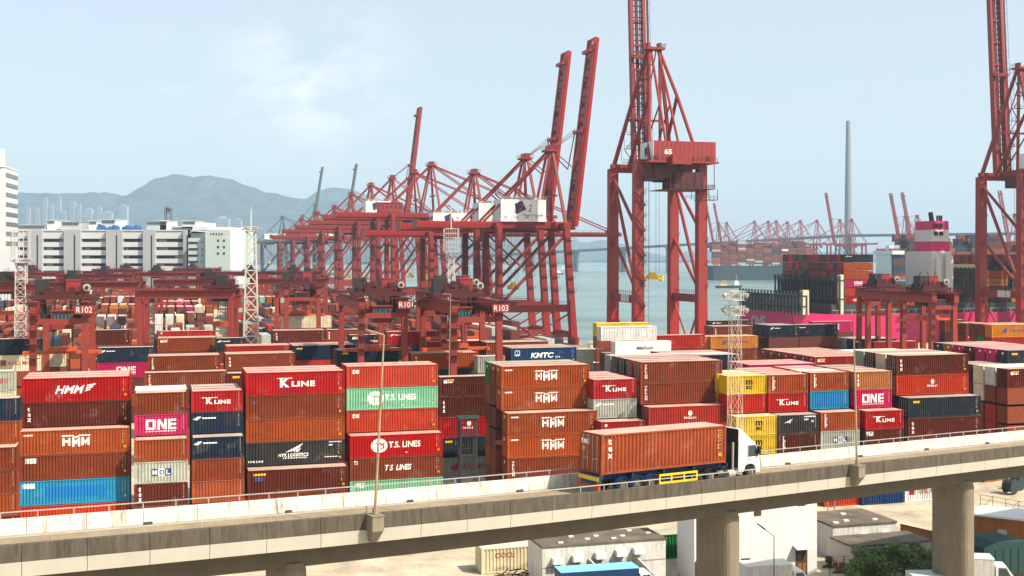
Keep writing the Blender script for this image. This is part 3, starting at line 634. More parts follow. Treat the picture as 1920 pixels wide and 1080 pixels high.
g = MB(); XD = lambda px, dy: (px-960)/F*(Y2+dy); q = [(X(432), 0), (XD(456, 26), 26), (XD(440, 90), 90), (XD(424, 70), 70)]; zq = zat(431, Y2)
g.hexa([(a, b_, 0) for a, b_ in q]+[(a, b_, zq) for a, b_ in q]); g.build('side_wall', M['bld'], w2)
g = MB(); g.box(X(355), X(425), 10, 60, zat(431, Y2), zat(425, Y2)); g.box(X(360), X(376), 20, 40, zat(425, Y2), zat(416, Y2)); g.build('roof', M['bld'], w2)
for px in (409, 420):
    for py in (451, 463, 475):
        g = MB(); at_box(g, Y2, px-1.6, px+1.8, py-2, py+2, -.2, .05); g.build('window', M['dark'], w2)
for px in (396,401,406,411,416): g = MB(); at_box(g, Y2, px-1, px+1, 437, 440.5, -.2, .05); g.build('window', M['dark'], w2)
for px in (376,):
    for py in (454,467,479,491): g = MB(); at_box(g, Y2, px-1, px+1, py-1.4, py+1.4, 3.8, 4.05); g.build('window', M['dark'], w2)
g = MB()
for py in (455,467,479,491): at_box(g, Y2, 351, 368, py-2, py+1.6, 3.7, 4.05)
g.build('window', M['dark'], w2)
w3 = thing('office_block', (-236.7, 560, 0), 0, 'tall white office block with dark window bands at the left edge', 'building')
va, vb = Vector((-.2,.98,0))*30, Vector((-.98,-.2,0))*45; ztp = 73.2
def oblique(g, a0, a1, b0, b1, z0, z1, m=0):
    g.hexa([tuple(va*a+vb*b_+Vector((0,0,z))) for z in (z0, z1) for a, b_ in ((a0,b0),(a1,b0),(a1,b1),(a0,b1))], m)
g = MB(); oblique(g, 0, 1, 0, 1, 0, ztp); oblique(g, -.01, 1.01, -.004, 1.01, ztp, ztp+.8); oblique(g, -.03, .25, .03, .9, ztp, 82); g.build('wall', M['bld'], w3)
for k in range(8):
    z = ztp-4.2-k*4.6; g = MB(); oblique(g, .08, .97, -.004, .01, z, z+1.9); g.build('window', M['glass'], w3)
    g = MB()
    for i in range(9): oblique(g, .08+i*.11, .09+i*.11, -.006, -.004, z, z+1.9)
    g.build('mullion', M['bld_grey'], w3)
# ---------------------------------------------------------------- container yard
G1 = 'containers in the front stacks'; HC, SC = 2.9, 2.59
S = stack
def tank():
    x, y = hit(1108, 690, 0); y = 330; x = (1108-960)/F*y
    o = thing('storage_tank', (x, y, 0), 0, 'slim cream storage column beside the brown box by the water', 'tank')
    g = MB(); g.tube((0,0,0),(0,0,zat(646, y)),1.0,14); g.build('shell', M['ship_tan'], o); g = MB()
    for z in (2, 5, 8): g.tube((0,0,z),(0,0,z+.3),1.12,14)
    g.build('hoop', M['ship_tan'], o)
tank()
S(-70, 749, 15.54, L20, 'the stack at left frame edge', [('N',None,SC),('O',None,SC),('B',None,SC,1),('B',None,SC),('O',None,SC),('M',None,SC)], G1, serial=2)
S(-60, 697, 15.6, L40*.55 and 6.06, 'the pale pair at left edge', [('Y','ym',HC),('X',None,HC)], G1, vis=2)
S(40, 710, 17.4, L40, 'the leftmost full front stack', [('R','hmmw',HC),('M','tex',HC),('O','hmm',HC,1),('B','logo',HC),('U','patch',HC),('D',None,HC)], G1, [('R','B'),('C','M')])
S(252, 737, 15.54, L20, 'the stack with blue tiles', [('B',None,SC),('P','one',SC),('O',None,SC,1),('Y','mol',SC),('M','tex',SC),('B',None,SC)], G1, [('W','B'),('W','M')], serial=2)
S(358.5, 733.5, 15.54, L20, 'the red over navy stack', [('R','kl',SC),('N','wlogo',SC),('N','wlogo',SC,1),('B',None,SC),('O','bdot',SC),('M',None,SC)], G1, [('S','B'),('S','M')], serial=2)
S(461, 699, 17.4, L40, 'the tall stack holding charcoal', [('R','kl',HC),('B','bdot',HC),('O',None,HC),('K','nyk',HC),('M','mol2',HC,1),('B',None,HC)], G1, [('R','B'),('R','M')])
S(650, 687, 17.4, L40, 'the stack with mint boxes', [('D','dii',HC),('G','tsl',HC),('D','dii',HC),('R','tsl',HC,1),('B','ts2',HC),('G','logo',HC)], G1, [('D','B')])
S(824, 707, 14.5, L20*1.45, 'the shaded recess stack', [('M','ymtag',HC),('M','tex',HC),('R','mgl',HC),('S','ylogo',HC),('Y','ym',HC)], G1)
S(940, 687, 17.4, L40, 'the matching logo stack', [('O','hmm',HC),('O','hmm',HC),('O','hmm',HC,1),('O','hmm',HC),('B','tri',HC),('B',None,HC)], G1, [('B','M','M'),('E','B','M')], doors=1, dot=1)
S(1113, 712, 15.54, L20, 'the short stack above lorry', [('R','kl',SC),('Y','wlogo',SC),('R','sq',SC,1),('B',None,SC),('M',None,SC),('B',None,SC)], G1, [('C','B'),('C','M'),('B','B')], doors=1, serial=2, vis=3)
S(1201, 679, 17.4, L40, 'the stack left of slim mast', [('B','tri',HC),('B','tri',HC),('C','mgl',HC,1),('B',None,HC),('M',None,HC),('B',None,HC)], G1, [('B','M','B'),('N','B','M'),('M','B','B'),('Y','W','B')], doors=2, vis=3)
S(1363, 705, 15.54, L20, 'the three yellow boxes stack', [('L','msc',SC),('C',None,SC),('L','msc',SC,1),('L','msc',SC),('B',None,SC),('D',None,SC)], G1, [('L','L'),('X','B')], serial=2, doors=1, vis=4)
S(1441, 703, 15.54, L20, 'the short charcoal stack', [('O','flo',SC),('R','kl',SC),('K','nyk',SC,1),('M','flo',SC),('B',None,SC),('D',None,SC)], G1, [('O','B'),('C','M'),('P','B')], doors=1, serial=2, vis=4)
S(1519, 699, 15.54, L20, 'the sky blue box stack', [('O','flo',SC),('U','patch',SC),('O','flo',SC,1),('Y','mol',SC),('B',None,SC),('V',None,SC)], G1, [('W','B'),('O','M'),('D','B')], doors=1, serial=2, vis=4)
S(1602, 697, 15.54, L20, 'the pink box stack', [('T','tex',SC),('P','one',SC),('R','kl',SC,1),('M','logo',SC),('B',None,SC),('W','ymd',SC)], G1, [('B','B'),('B','M'),('K','B')], doors=1, serial=2)
S(1681, 667, 17.4, L40, 'the stack right of plain lamp', [('M','tex',HC),('D','mgl',HC),('S','ylogo',HC,1),('M','tex',HC),('B',None,HC),('M',None,HC)], G1, [('X','B'),('M','M'),('Y','B')], doors=2, vis=4)
RG = 'containers at the right edge'
S(1832, 709, 10.36, L20, 'the right edge brown pair', [('B','tri',SC),('B',None,SC),('M',None,SC),('B',None,SC)], RG, [('B','B'),('T','B')], doors=1, serial=2, vis=2)
S(1849, 739, 7.77, L20, 'the plain brown right stack', [('B',None,SC),('M',None,SC),('B',None,SC)], RG, [('O','B')], doors=1, serial=2)
S(1815, 708, 10.36, L20, 'the narrow right gap', [('S','wlogo',SC),('O',None,SC),('B',None,SC),('B',None,SC)], RG, serial=2)
S(1810, 777, 5.18, L20*1.3, 'the low row beside navy', [('B',None,SC),('B',None,SC)], RG, [('B','B')], serial=2)
S(1880, 774, 5.18, L20, 'the low right edge row', [('Y','mol',SC),('B',None,SC)], RG, [('W','B')], doors=1)
S(1905, 725, 10.36, L20, 'the brown right edge stack', [('B','tex',SC),('B',None,SC),('M',None,SC),('B',None,SC)], RG, [('O','B')], doors=1)
S(1889, 692, 14.5, L40, 'the maroon right edge stack', [('M','ymtag',HC),('B',None,HC),('B',None,HC)], RG, [('W','B'),('X','W'),('M','M'),('K','Y')], doors=1)
S(1889, 657, 16.6, L40, 'the pink-ended right block', [('S','ylogo',HC),('M',None,HC)], RG, [('P','Y'),('P','M'),('M','Y'),('P','Y'),('T','M'),('K','S')], doors=1, dot=1)
S(1860, 609, 16.4, L40, 'the white-roofed right pair', [('A','hl',HC),('C',None,HC)], RG, [('B','E'),('B','B')], doors=1, vis=2)
S(1812, 606, 15.6, L20, 'the pair left of amber', [('B',None,HC),('C','sq',HC)], RG, [('B','B')], serial=2, vis=2)
S(1772, 600, 15.6, L20, 'the pair behind right gantry', [('B',None,HC),('M',None,HC),('B',None,HC)], RG, vis=2)
MG = 'containers in the middle rows'
S(1527, 669, 14.5, L40, 'the long salmon-roofed block', [('C','ymtag',HC),('M',None,HC)], MG, [('B','M'),('B','M'),('C','M'),('B','B'),('B','M'),('B','B')], doors=1, dot=1)
S(1630, 664, 14.5, L40, 'the pale-roofed right row', [('B',None,HC),('M',None,HC)], MG, [('W','B'),('W','M'),('W','B')])
S(1405, 684, 14.2, L40, 'the pink-roofed row', [('P','one',HC),('M',None,HC)], MG, [('P','M'),('R','M')])
S(1266, 667, 14.6, L40, 'the pale blue roofed row', [('N','wlogo',HC),('B',None,HC)], MG, [('W','M'),('P','B'),('R','B')], doors=1)
S(1333, 631, 13.0, L40, 'the amber stack behind mast', [('A','hl',HC),('B',None,HC)], MG, [('B','B')], doors=1, vis=2)
S(1337, 612, 13.6, L40*.95, 'the brown row behind mast', [('B','tex',HC),('B',None,HC)], MG, [('B','M')], doors=1)
S(1331, 601, 14.3, L40, 'the charcoal row behind mast', [('K','wlogo',HC),('M',None,HC)], MG)
S(1300, 631, 13.0, L20, 'the amber stub left of mast', [('A',None,HC),('B',None,HC)], MG)
S(1432, 633, 12.3, L20*1.6, 'the row left of pink', [('M',None,HC),('B',None,HC)], MG, serial=2)
S(1488, 630, 12.3, L40, 'the pair beside magenta hull', [('P','one',HC),('B',None,HC)], MG)
S(1487, 609, 15.2, L40, 'the long navy row', [('N','wlogo',HC),('M',None,HC)], MG, serial=1)
S(1442, 610, 15.3, L20*1.3, 'the stub left of navy', [('N','wlogo',HC),('M',None,HC)], MG, [('S',),('S',)], doors=1)
S(1525, 603, 14.3, L40, 'the row against magenta hull', [('P','one',HC),('M',None,HC)], MG)
S(1598, 636, 11.6, L40, 'the navy row right of pink', [('N','ylogo',HC),('M',None,HC)], MG, [('Y','B'),('Y','M')], doors=1)
S(1640, 641, 11.0, L40, 'the low row by gantry', [('C',None,HC),('B',None,HC)], MG)
S(1127, 613, 17.4, L40, 'the white pair by water', [('W','wlogo',HC),('W','mdt',HC,1,2.0),('B',None,HC,.5,-1),('B',None,HC),('B',None,HC)], MG, serial=0, doors=1, vis=3)
S(1119, 606, 17.4, L40, 'the yellow row by water', [('L',None,HC),('B',None,HC),('B',None,HC)], MG)
S(1084, 655, 12.5, L20*.55, 'the pale stub by water', [('Y',None,HC),('Y',None,HC)], MG, serial=0, vis=2)
S(1141, 664, 11.6, L20, 'the box under white pair', [('B',None,HC),('M',None,HC)], MG, [('M','M')], doors=1)
S(1222, 629, 15.2, L40, 'the row right of reefers', [('C',None,HC),('M',None,HC)], MG)
S(958, 653, 15.6, L40, 'the royal blue stack', [('V','kmtc',HC),('B',None,HC),('M',None,HC)], MG, [('B','B'),('B','M')], doors=1)
S(912, 642, 15.6, L40, 'the row behind royal blue', [('B',None,HC),('M',None,HC)], MG, [('B','B')])
S(896, 668, 14.5, L20*.8, 'the pale box by logos', [('Y',None,HC),('E',None,HC)], MG, serial=0)
S(772, 663, 14.5, L40, 'the orange stack under gantry', [('O','tex',HC),('N','wlogo',HC),('M',None,HC)], MG, [('B','M')], vis=2)
S(700, 641, 14.5, L40*1.0, 'the middle row under gantries', [('B',None,HC),('M',None,HC)], MG, [('B','M')])
S(805, 641, 14.5, L40, 'the right row under gantries', [('C',None,HC),('M',None,HC)], MG, [('X','M')])
S(633, 657, 14.5, L40, 'the navy row behind mint', [('N','ylogo',HC),('S',None,HC),('M',None,HC)], MG, [('B','M')], doors=1)
S(548, 648, 14.5, L40, 'the navy row behind charcoal', [('N','ylogo',HC),('C',None,HC),('M',None,HC)], MG, [('C','B'),('P','B')])
S(725, 622, 16.5, L40*.9, 'the row beneath middle gantry', [('R','wlogo',HC),('S',None,HC),('B',None,HC)], MG)
S(655, 628, 15.5, L20, 'the box left of gantry', [('S','ymtag',HC),('B',None,HC)], MG)
S(422, 664, 14.5, L40, 'the row behind red navy', [('B','tex',HC),('M',None,HC),('B',None,HC)], MG, [('B','M')])
S(424, 649, 14.5, L40, 'the row before white tower', [('C',None,HC),('M',None,HC)], MG, [('D','B')])
S(277, 668, 14.5, L40, 'the upper row behind tiles', [('B','tri',HC),('M',None,HC)], MG, [('B','M')])
S(270, 699, 14.2, L40, 'the lower row behind tiles', [('B','tri',HC),('M',None,HC)], MG)
S(425, 700, 14.2, L20*.7, 'the stub behind red navy', [('M','ylogo',HC),('M',None,HC)], MG, serial=0)
S(182, 652, 14.5, L40*.85, 'the pair right of gantry', [('N','wlogo',HC),('P','one',HC),('M',None,HC)], MG, vis=2)
S(176, 619, 17.4, L20*1.1, 'the box right of gantry', [('M',None,HC),('B',None,HC)], MG)
S(-20, 636, 17.2, L40*.72, 'the left pair behind gantry', [('N',None,HC),('X','ym',HC),('B',None,HC)], MG, serial=0, vis=2)
S(-26, 661, 14.3, L40+1.3, 'the cream row behind gantry', [('X','ym',HC),('B',None,HC)], MG, serial=0)
S(295, 634, 14.5, L40, 'the row below white ends', [('B','ymtag',HC),('M',None,HC)], MG, [('M','B')])
S(297, 621, 15.0, L40, 'the red row below white ends', [('R','sq',HC),('B',None,HC)], MG)
S(405, 634, 14.5, L20, 'the box left of tower', [('S','wlogo',HC),('M',None,HC)], MG)
S(512, 620, 14.5, L40, 'the row under rear gantry', [('M','tex',HC),('B',None,HC)], MG, [('B','M')], doors=1)
S(612, 618, 14.5, L20*1.3, 'the box right of rear gantry', [('B','tex',HC),('M',None,HC)], MG)
# the hanging tan box and rows of box ends farther back, turned a quarter turn
EG = 'boxes seen end-on in the far left yard'
RE = TH-R(90)
def endrow(px0, n, py, zt, cols, dpx, where, levels=2, rows=1):
    for i in range(n):
        x, y = hit(px0+i*dpx, py, zt); u, v = UV((x, y))
        for k in range(levels):
            c = cols[(i*3+k*5+i//2) % len(cols)]
            if k < (2 if py > 575 else 1):
                cont(0, 0, zt-HC*(k+1), L40, HC, c, None, f"{('leftmost','second','third','fourth','fifth')[i]} of {where}, {('top','second')[k]} layer", EG, 2 if py > 560 else 1, 0, at=(x-L40/2*ST, y+L40/2*CT), rot=TH+R(90))
            else:
                h0 = zt-HC*(k+1); FILL.hexa([P3(u-1.2,v,h0+.04),P3(u+1.2,v,h0+.04),P3(u+1.2,v+12,h0+.04),P3(u-1.2,v+12,h0+.04),P3(u-1.2,v,h0+2.86),P3(u+1.2,v,h0+2.86),P3(u+1.2,v+12,h0+2.86),P3(u-1.2,v+12,h0+2.86)], max('BMONCYXAPE'.find(c), 0))
        if zt-HC*levels > .3:
            h0 = zt-HC*levels; FILL.hexa([P3(u-1.2,v,0),P3(u+1.2,v,0),P3(u+1.2,v+12,0),P3(u-1.2,v+12,0),P3(u-1.2,v,h0),P3(u+1.2,v,h0),P3(u+1.2,v+12,h0),P3(u-1.2,v+12,h0)], i % 7)
endrow(298, 3, 592, 12.5, 'WXW', 20, 'white ends under gantry')
endrow(358, 2, 586, 13.0, 'BM', 18, 'brown ends right of white', 3)
endrow(376, 2, 573, 13.6, 'XO', 17, 'cream ends beside lane', 3)
endrow(304, 5, 575, 14.0, 'PMBOX', 17, 'row behind white ends', 2)
endrow(306, 5, 565, 13.6, 'CXPBM', 15, 'second row behind white ends', 2)
endrow(312, 5, 556, 14.3, 'BMWOB', 13.5, 'third row behind white ends', 2)
endrow(188, 3, 593, 12.6, 'WKX', 20, 'pale trio by left gantry')
endrow(196, 4, 571, 13.6, 'OBBA', 17, 'orange row behind pale trio', 3)
endrow(200, 5, 556, 14.2, 'BOWBM', 13, 'far row behind pale trio', 2)
endrow(4, 4, 585, 13.6, 'OXBC', 18, 'orange ends at left edge', 3)
endrow(2, 5, 563, 14.3, 'VWPBO', 15, 'far ends at left edge', 3)
endrow(487, 3, 578, 11.5, 'BXE', 15, 'ends right of white tower', 3)
endrow(492, 4, 556, 13.5, 'GBYO', 13, 'far ends past white tower', 3)
endrow(492, 2, 616, 9.0, 'SB', 20, 'slate ends at tower foot', 2)
endrow(555, 4, 592, 10.5, 'BSCO', 17, 'ends behind rear gantry', 2)
# yard beyond: small boxes nobody could count
rnd = random.Random(11)
for v in range(330, 1150, 15):
    u = -520+rnd.uniform(0, 10)
    while u < 112:
        blk = int((u+600)//27)
        X_, Y_ = W(u, v)
        if rnd.random() < .86 and (int(u+600) % 27) > 5 and abs(X_/Y_*F+960-415) > 26*330/v:
            zt = 2.6*rnd.choice((3,3,4,4,5))*(1 if v > 420 else .8)
            k = 0
            while k*2.6 < zt-.1:
                r = rnd.choice((0,0,0,0,1,1,1,1,2,2,3,5,6,4)); z = k*2.6
                FILL.hexa([P3(u,v,z+.05),P3(u+2.44,v,z+.05),P3(u+2.44,v+12.2,z+.05),P3(u,v+12.2,z+.05),P3(u,v,z+2.58),P3(u+2.44,v,z+2.58),P3(u+2.44,v+12.2,z+2.58),P3(u,v+12.2,z+2.58)], r); k += 1
        u += 2.7
o = FILL.build('container_stacks', FILLM); tag(o, 'uncounted small container stacks filling the yard behind and below the others', 'containers', None, 'stuff')
# dark access frame in the recess
u, v = UV(hit(858, 780, 12)); p = W(u, v-1.6)
af = thing('reefer_access_frame', (p[0], p[1], 0), TH, 'dark steel access frame standing in the shaded recess', 'steel frame')
g = MB()
for x in (0, 2.0): g.beam((x,0,0),(x,0,11.8),.18); g.beam((x,1.1,0),(x,1.1,11.8),.18)
g.build('upright', M['dark'], af)
for z in (2.4, 4.8, 7.2, 9.6, 11.6):
    g = MB(); g.box(-.1, 2.1, 0, 1.1, z, z+.12); g.rail((-.1,0,z),(2.1,0,z), 1.0, 4, .05); g.build('platform', M['dark'], af)
g = MB(); g.box(-.3, 2.3, -.1, 1.2, 11.8, 12.1); g.build('roof', M['hull_deck'], af)
# ---------------------------------------------------------------- viaduct
KP = [(-118,18.5,18.2), (-66,42.5,17.5), (-26.4,63.1,16.6), (-8.9,72.5,16.2), (6.1,82.1,15.7), (45.6,107.8,14.7), (96,140.6,13.4), (190,202,11.4)]
def catmull(P, n=8):
    out = []
    for i in range(len(P)-1):
        p0 = Vector(P[max(i-1,0)]); p1 = Vector(P[i]); p2 = Vector(P[i+1]); p3 = Vector(P[min(i+2,len(P)-1)])
        d = (p2-p1).length; m1 = (p2-p0)/((p2-p1).length+(p1-p0).length)*d if i else (p2-p1); m2 = (p3-p1)/((p3-p2).length+d)*d if i+2 < len(P) else (p2-p1)
        for k in range(n):
            s = k/n; out.append((2*s**3-3*s*s+1)*p1+(s**3-2*s*s+s)*m1+(-2*s**3+3*s*s)*p2+(s**3-s*s)*m2)
    out.append(Vector(P[-1])); return out
PATH = catmull(KP); ACC = [0]
for a, b_ in zip(PATH, PATH[1:]): ACC.append(ACC[-1]+math.hypot(b_.x-a.x, b_.y-a.y))
def along(s):
    for i in range(len(ACC)-1):
        if ACC[i] <= s <= ACC[i+1] or i == len(ACC)-2:
            t = (s-ACC[i])/(ACC[i+1]-ACC[i]); p = PATH[i].lerp(PATH[i+1], t); d = PATH[min(i+2,len(PATH)-1)]-PATH[max(i-1,0)]; d.z = 0; d.normalize(); return p, d
def vp(s, off, dz):                        # point beside the near parapet top line: off metres inward, dz above it
    p, d = along(s); return (p.x-d.y*off, p.y+d.x*off, p.z+dz)
def s_at(px):
    return min((abs((p.x/p.y*F+960)-px), a) for p, a in ((along(k*.25)[0], k*.25) for k in range(int(ACC[-1]*4)-4)) if p.y > 30)[1]
WD = 7.0
vd = thing('viaduct', (0, 0, 0), 0, 'grey concrete road viaduct with stained parapet crossing in front of the container stacks', 'viaduct')
def sweep(g, sec, s0, s1, step=3.0, m=0):
    n = max(1, round((s1-s0)/step)); k = len(g.v); c = len(sec)
    for i in range(n+1):
        for off, dz in sec: g.v.append(vp(s0+(s1-s0)*i/n, off, dz))
    for i in range(n):
        for j in range(c):
            j2 = (j+1) % c; g.f.append((k+i*c+j, k+i*c+j2, k+(i+1)*c+j2, k+(i+1)*c+j)); g.m.append(m)
    g.f.append(tuple(k+j for j in range(c))); g.m.append(m); g.f.append(tuple(k+n*c+j for j in range(c))[::-1]); g.m.append(m)
S0, S1 = 20, ACC[-1]-20
g = MB(); sweep(g, [(.35,-.95),(WD-.35,-.9),(WD-.35,-1.15),(.35,-1.2)], S0, S1); g.build('road_deck', M['asphalt'], vd)
NP = int((S1-S0)/3.3)
gp, gf, gj, gw = MB(), MB(), MB(), MB()
for i in range(NP):
    a, e = S0+i*3.3, S0+i*3.3+3.27
    sweep(gp, [(0,-.02),(.10,0),(.28,0),(.42,-.93),(0,-.93)], a, e, 3.3)
    sweep(gf, [(-.06,-.95),(.3,-.95),(.3,-1.62),(.02,-1.75)], a, e, 3.3)
    sweep(gj, [(.03,-.05),(.25,-.05),(.25,-1.7),(.06,-1.7)], e-.02, e+.05, 1)
    sweep(gw, [(WD-.42,-.93),(WD-.3,0),(WD-.12,0),(WD,-.02),(WD,-1.7),(WD-.3,-1.7)], a+.9, e+.9, 3.3)
gp.build('parapet', M['parapet'], vd); gf.build('fascia_panels', M['fascia'], vd); gj.build('panel_joints', M['joint'], vd); gw.build('barrier_wall', M['wall_in'], vd)
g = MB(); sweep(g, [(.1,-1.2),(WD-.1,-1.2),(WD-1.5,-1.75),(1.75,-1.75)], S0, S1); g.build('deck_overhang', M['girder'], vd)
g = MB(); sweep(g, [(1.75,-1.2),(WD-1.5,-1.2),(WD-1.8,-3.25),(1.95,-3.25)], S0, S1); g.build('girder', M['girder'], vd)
for off in (.2, WD-.2):
    g = MB(); n = int((S1-S0)/2.0)
    sweep(g, [(off-.03,.36),(off+.03,.36),(off+.03,.42),(off-.03,.42)], S0, S1, 2)
    for i in range(n):
        if i % 1 == 0: a = S0+i*2.0; g.beam(vp(a, off, -.02), vp(a, off, .38), .06)
    g.build('railing', M['steel'], vd)
g = MB()
for i in range(0, int((S1-S0)/9)): a = S0+i*9; sweep(g, [(WD-.62,-.9),(WD-.5,-.75),(WD-.44,-.75),(WD-.44,-.9)], a, a+.5, 1)
g.build('drain_outlet', M['joint'], vd)
g = MB(); sweep(g, [(.9,-.944),(1.0,-.944),(1.0,-.96),(.9,-.96)], S0, S1); sweep(g, [(WD-1.0,-.90),(WD-.9,-.90),(WD-.9,-.92),(WD-1.0,-.92)], S0, S1); g.build('edge_line', M['white'], vd)
for oa in (2.0, 3.9):
    g = MB(); sweep(g, [(oa,-.921),(oa+.5,-.920),(oa+.5,-.935),(oa,-.936)], S0, S1); g.build('tyre_track', M['track'], vd)
sp1 = s_at(1404)
for k, ss in enumerate((s_at(575), sp1, s_at(1850), s_at(1850)+29)):
    p, d = along(ss); c = Vector(vp(ss, WD/2, 0)); nx, ny = -d.y, d.x; zt = p.z-3.2
    g = MB(); ring = []
    for i in range(24):
        t = 2*math.pi*i/24; a = 1.9*math.copysign(abs(cos(t))**.6, cos(t)); b_ = .95*math.copysign(abs(sin(t))**.6, sin(t)); ring.append((c.x+d.x*b_+nx*a, c.y+d.y*b_+ny*a))
    kk = len(g.v)
    for z in (0, zt-.35):
        for q in ring: g.v.append((q[0], q[1], z))
    for q in ring: g.v.append((c.x+(q[0]-c.x)*.9, c.y+(q[1]-c.y)*.9, zt+.2))
    for r in (0, 24):
        for i in range(24): j = (i+1) % 24; g.f.append((kk+r+i, kk+r+j, kk+r+24+j, kk+r+24+i)); g.m.append(0)
    g.f.append(tuple(kk+48+i for i in range(24))); g.m.append(0)
    o = g.build('pier', M['pier'], vd)
def lamp(name, base, top, armv, label, thick=.09, mm='pole'):
    o = thing(name, base, 0, label, 'street lamp'); b_ = Vector(base); t_ = Vector(top)-b_
    g = MB(); g.tube((0,0,0), t_*.5, thick, 10, thick*.8); g.tube(t_*.5, t_, thick*.8, 10, thick*.55); g.tube((0,0,0),(0,0,.35), thick*1.7, 10); g.build('post', M[mm], o)
    if armv:
        e = t_+Vector(armv); g = MB(); g.tube(t_, e, thick*.5, 6); g.build('arm', M[mm], o)
        g = MB(); dv = Vector(armv).normalized(); g.beam(e, e+dv*.9, .3, .14, 0, .2, .1); g.build('lamp_head', M['dark'], o)
    return o
for px, top, lab, arm in ((703, (720, 628), 'tall rusty street lamp on a bracket of the viaduct, left of the lorry', 1), (1601, (1601, 632), 'tall plain lamp post on a bracket of the viaduct, right of the lorry', 0)):
    ss = s_at(px-3); p, d = along(ss); c = vp(ss, -.45, 0)
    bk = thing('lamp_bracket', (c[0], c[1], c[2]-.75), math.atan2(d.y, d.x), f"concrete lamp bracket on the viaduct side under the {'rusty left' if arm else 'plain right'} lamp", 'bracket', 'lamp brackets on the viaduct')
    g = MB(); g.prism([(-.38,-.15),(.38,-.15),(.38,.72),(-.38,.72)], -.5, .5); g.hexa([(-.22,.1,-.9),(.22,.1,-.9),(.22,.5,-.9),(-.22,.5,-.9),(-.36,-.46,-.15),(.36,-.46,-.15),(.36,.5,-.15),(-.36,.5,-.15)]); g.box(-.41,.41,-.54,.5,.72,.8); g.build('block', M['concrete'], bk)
    base = (c[0], c[1], c[2]+.07); Yt = c[1]; tp = (atY(top[0], Yt)[0], Yt, zat(top[1], Yt))
    lamp('street_lamp', base, tp, (-1.1, -.3, .35) if arm else None, lab)
# ---------------------------------------------------------------- lorry
st = s_at(1127); p, d = along(st+5); dl = (p-along(st)[0]); 
r0 = Vector(hit(1127, 892, 16.25)); r0 = Vector((r0.x, r0.y))
yaw = math.atan2(d.y, d.x)+R(1.5); fx = Vector((cos(yaw), sin(yaw))); ly = Vector((-sin(yaw), cos(yaw)))
org = r0+ly*1.22-fx*.15; zdk = 14.80
tk = thing('container_lorry', (org.x, org.y, zdk), yaw, 'white cab lorry with blue trailer driving over the viaduct', 'lorry')
tk.rotation_euler = (0, R(1.3), yaw)
def wheel(par, x, y, r=.52, w=.34):
    g = MB(); g.tube((x, y-w/2, r), (x, y+w/2, r), r, 20); o = g.build('wheel', M['black'], par)
    g = MB(); g.tube((x, y-w/2-.02, r), (x, y+w/2+.02, r), r*.5, 14); g.tube((x, y-w/2-.05, r), (x, y+w/2+.05, r), r*.2, 10); g.build('rim', M['rim'], o)
g = MB()
for y in (-.55, .55): g.box(.1, 12.6, y-.08, y+.08, 1.0, 1.43)
for x in (.2, 3, 6, 9, 12.4): g.box(x, x+.15, -1.2, 1.2, 1.18, 1.42)
g.box(.0, .2, -1.22, 1.22, .75, 1.42); g.build('trailer_frame', M['blue'], tk)
g = MB(); g.box(-.06, 0, -1.15, 1.15, 1.02, 1.3); g.build('rear_board', M['yellow'], tk)
g = MB(); g.box(-.1, .08, -1.2, 1.2, .42, .62); g.box(-.02,.1,-1.2,-.9,.62,1.0); g.box(-.02,.1,.9,1.2,.62,1.0); g.build('rear_bumper', M['orange'], tk)
for x in (2.15, 3.5, 4.85):
    for y in (-1.02, 1.02): wheel(tk, x, y)
    for y in (-1.02, 1.02):
        g = MB(); n = 10
        for i in range(n):
            a, e = math.pi*i/n, math.pi*(i+1)/n; q = [(x+.66*cos(a), .52+.66*sin(a)), (x+.66*cos(e), .52+.66*sin(e)), (x+.61*cos(e), .52+.61*sin(e)), (x+.61*cos(a), .52+.61*sin(a))]
            g.hexa([(q[3][0],y-.22,q[3][1]),(q[0][0],y-.22,q[0][1]),(q[0][0],y+.22,q[0][1]),(q[3][0],y+.22,q[3][1]),(q[2][0],y-.22,q[2][1]),(q[1][0],y-.22,q[1][1]),(q[1][0],y+.22,q[1][1]),(q[2][0],y+.22,q[2][1])])
        g.build('mudguard', M['blue'], tk)
for y in (-1.2, 1.2):
    g = MB(); g.box(5.6, 9.4, y-.03, y+.03, .95, 1.1); g.box(5.6, 9.4, y-.03, y+.03, .38, .52)
    for x in (5.6, 6.75, 8.0, 9.28): g.box(x, x+.12, y-.028, y+.028, .5, 1.0)
    g.build('side_guard', M['yellow'], tk)
g = MB(); g.box(6.2,7.0,-.9,-.6,.5,.9); g.box(9.0,9.5,-.9,-.6,.5,.95); g.box(7.3,8.4,-.8,.8,.45,.85); g.build('tool_box', M['dark'], tk)
g = MB()
for y in (-.42, .42): g.box(9.6, 15.6, y-.07, y+.07, .72, .98)
g.box(10.2, 11.5, -.5, .5, .98, 1.12); g.box(12.4,12.9,-.6,.6,.9,1.5); g.build('tractor_frame', M['dark'], tk)
for x, y in ((10.8,-1.0),(10.8,1.0),(14.97,-1.05),(14.97,1.05)): wheel(tk, x, y, .5, .4)
for y in (-1.1, 1.1):
    g = MB(); n = 8
    for i in range(n):
        a, e = math.pi*i/n, math.pi*(i+1)/n
        g.quad([(10.8+.62*cos(a), y-.25, .5+.62*sin(a)), (10.8+.62*cos(e), y-.25, .5+.62*sin(e)), (10.8+.62*cos(e), y+.2, .5+.62*sin(e)), (10.8+.62*cos(a), y+.2, .5+.62*sin(a))])
    g.build('mudguard', M['dark'], tk)
g = MB(); g.tube((12.6,-1.05,.55),(13.3,-1.05,.55),.3,14); g.build('fuel_tank', M['steel'], tk)
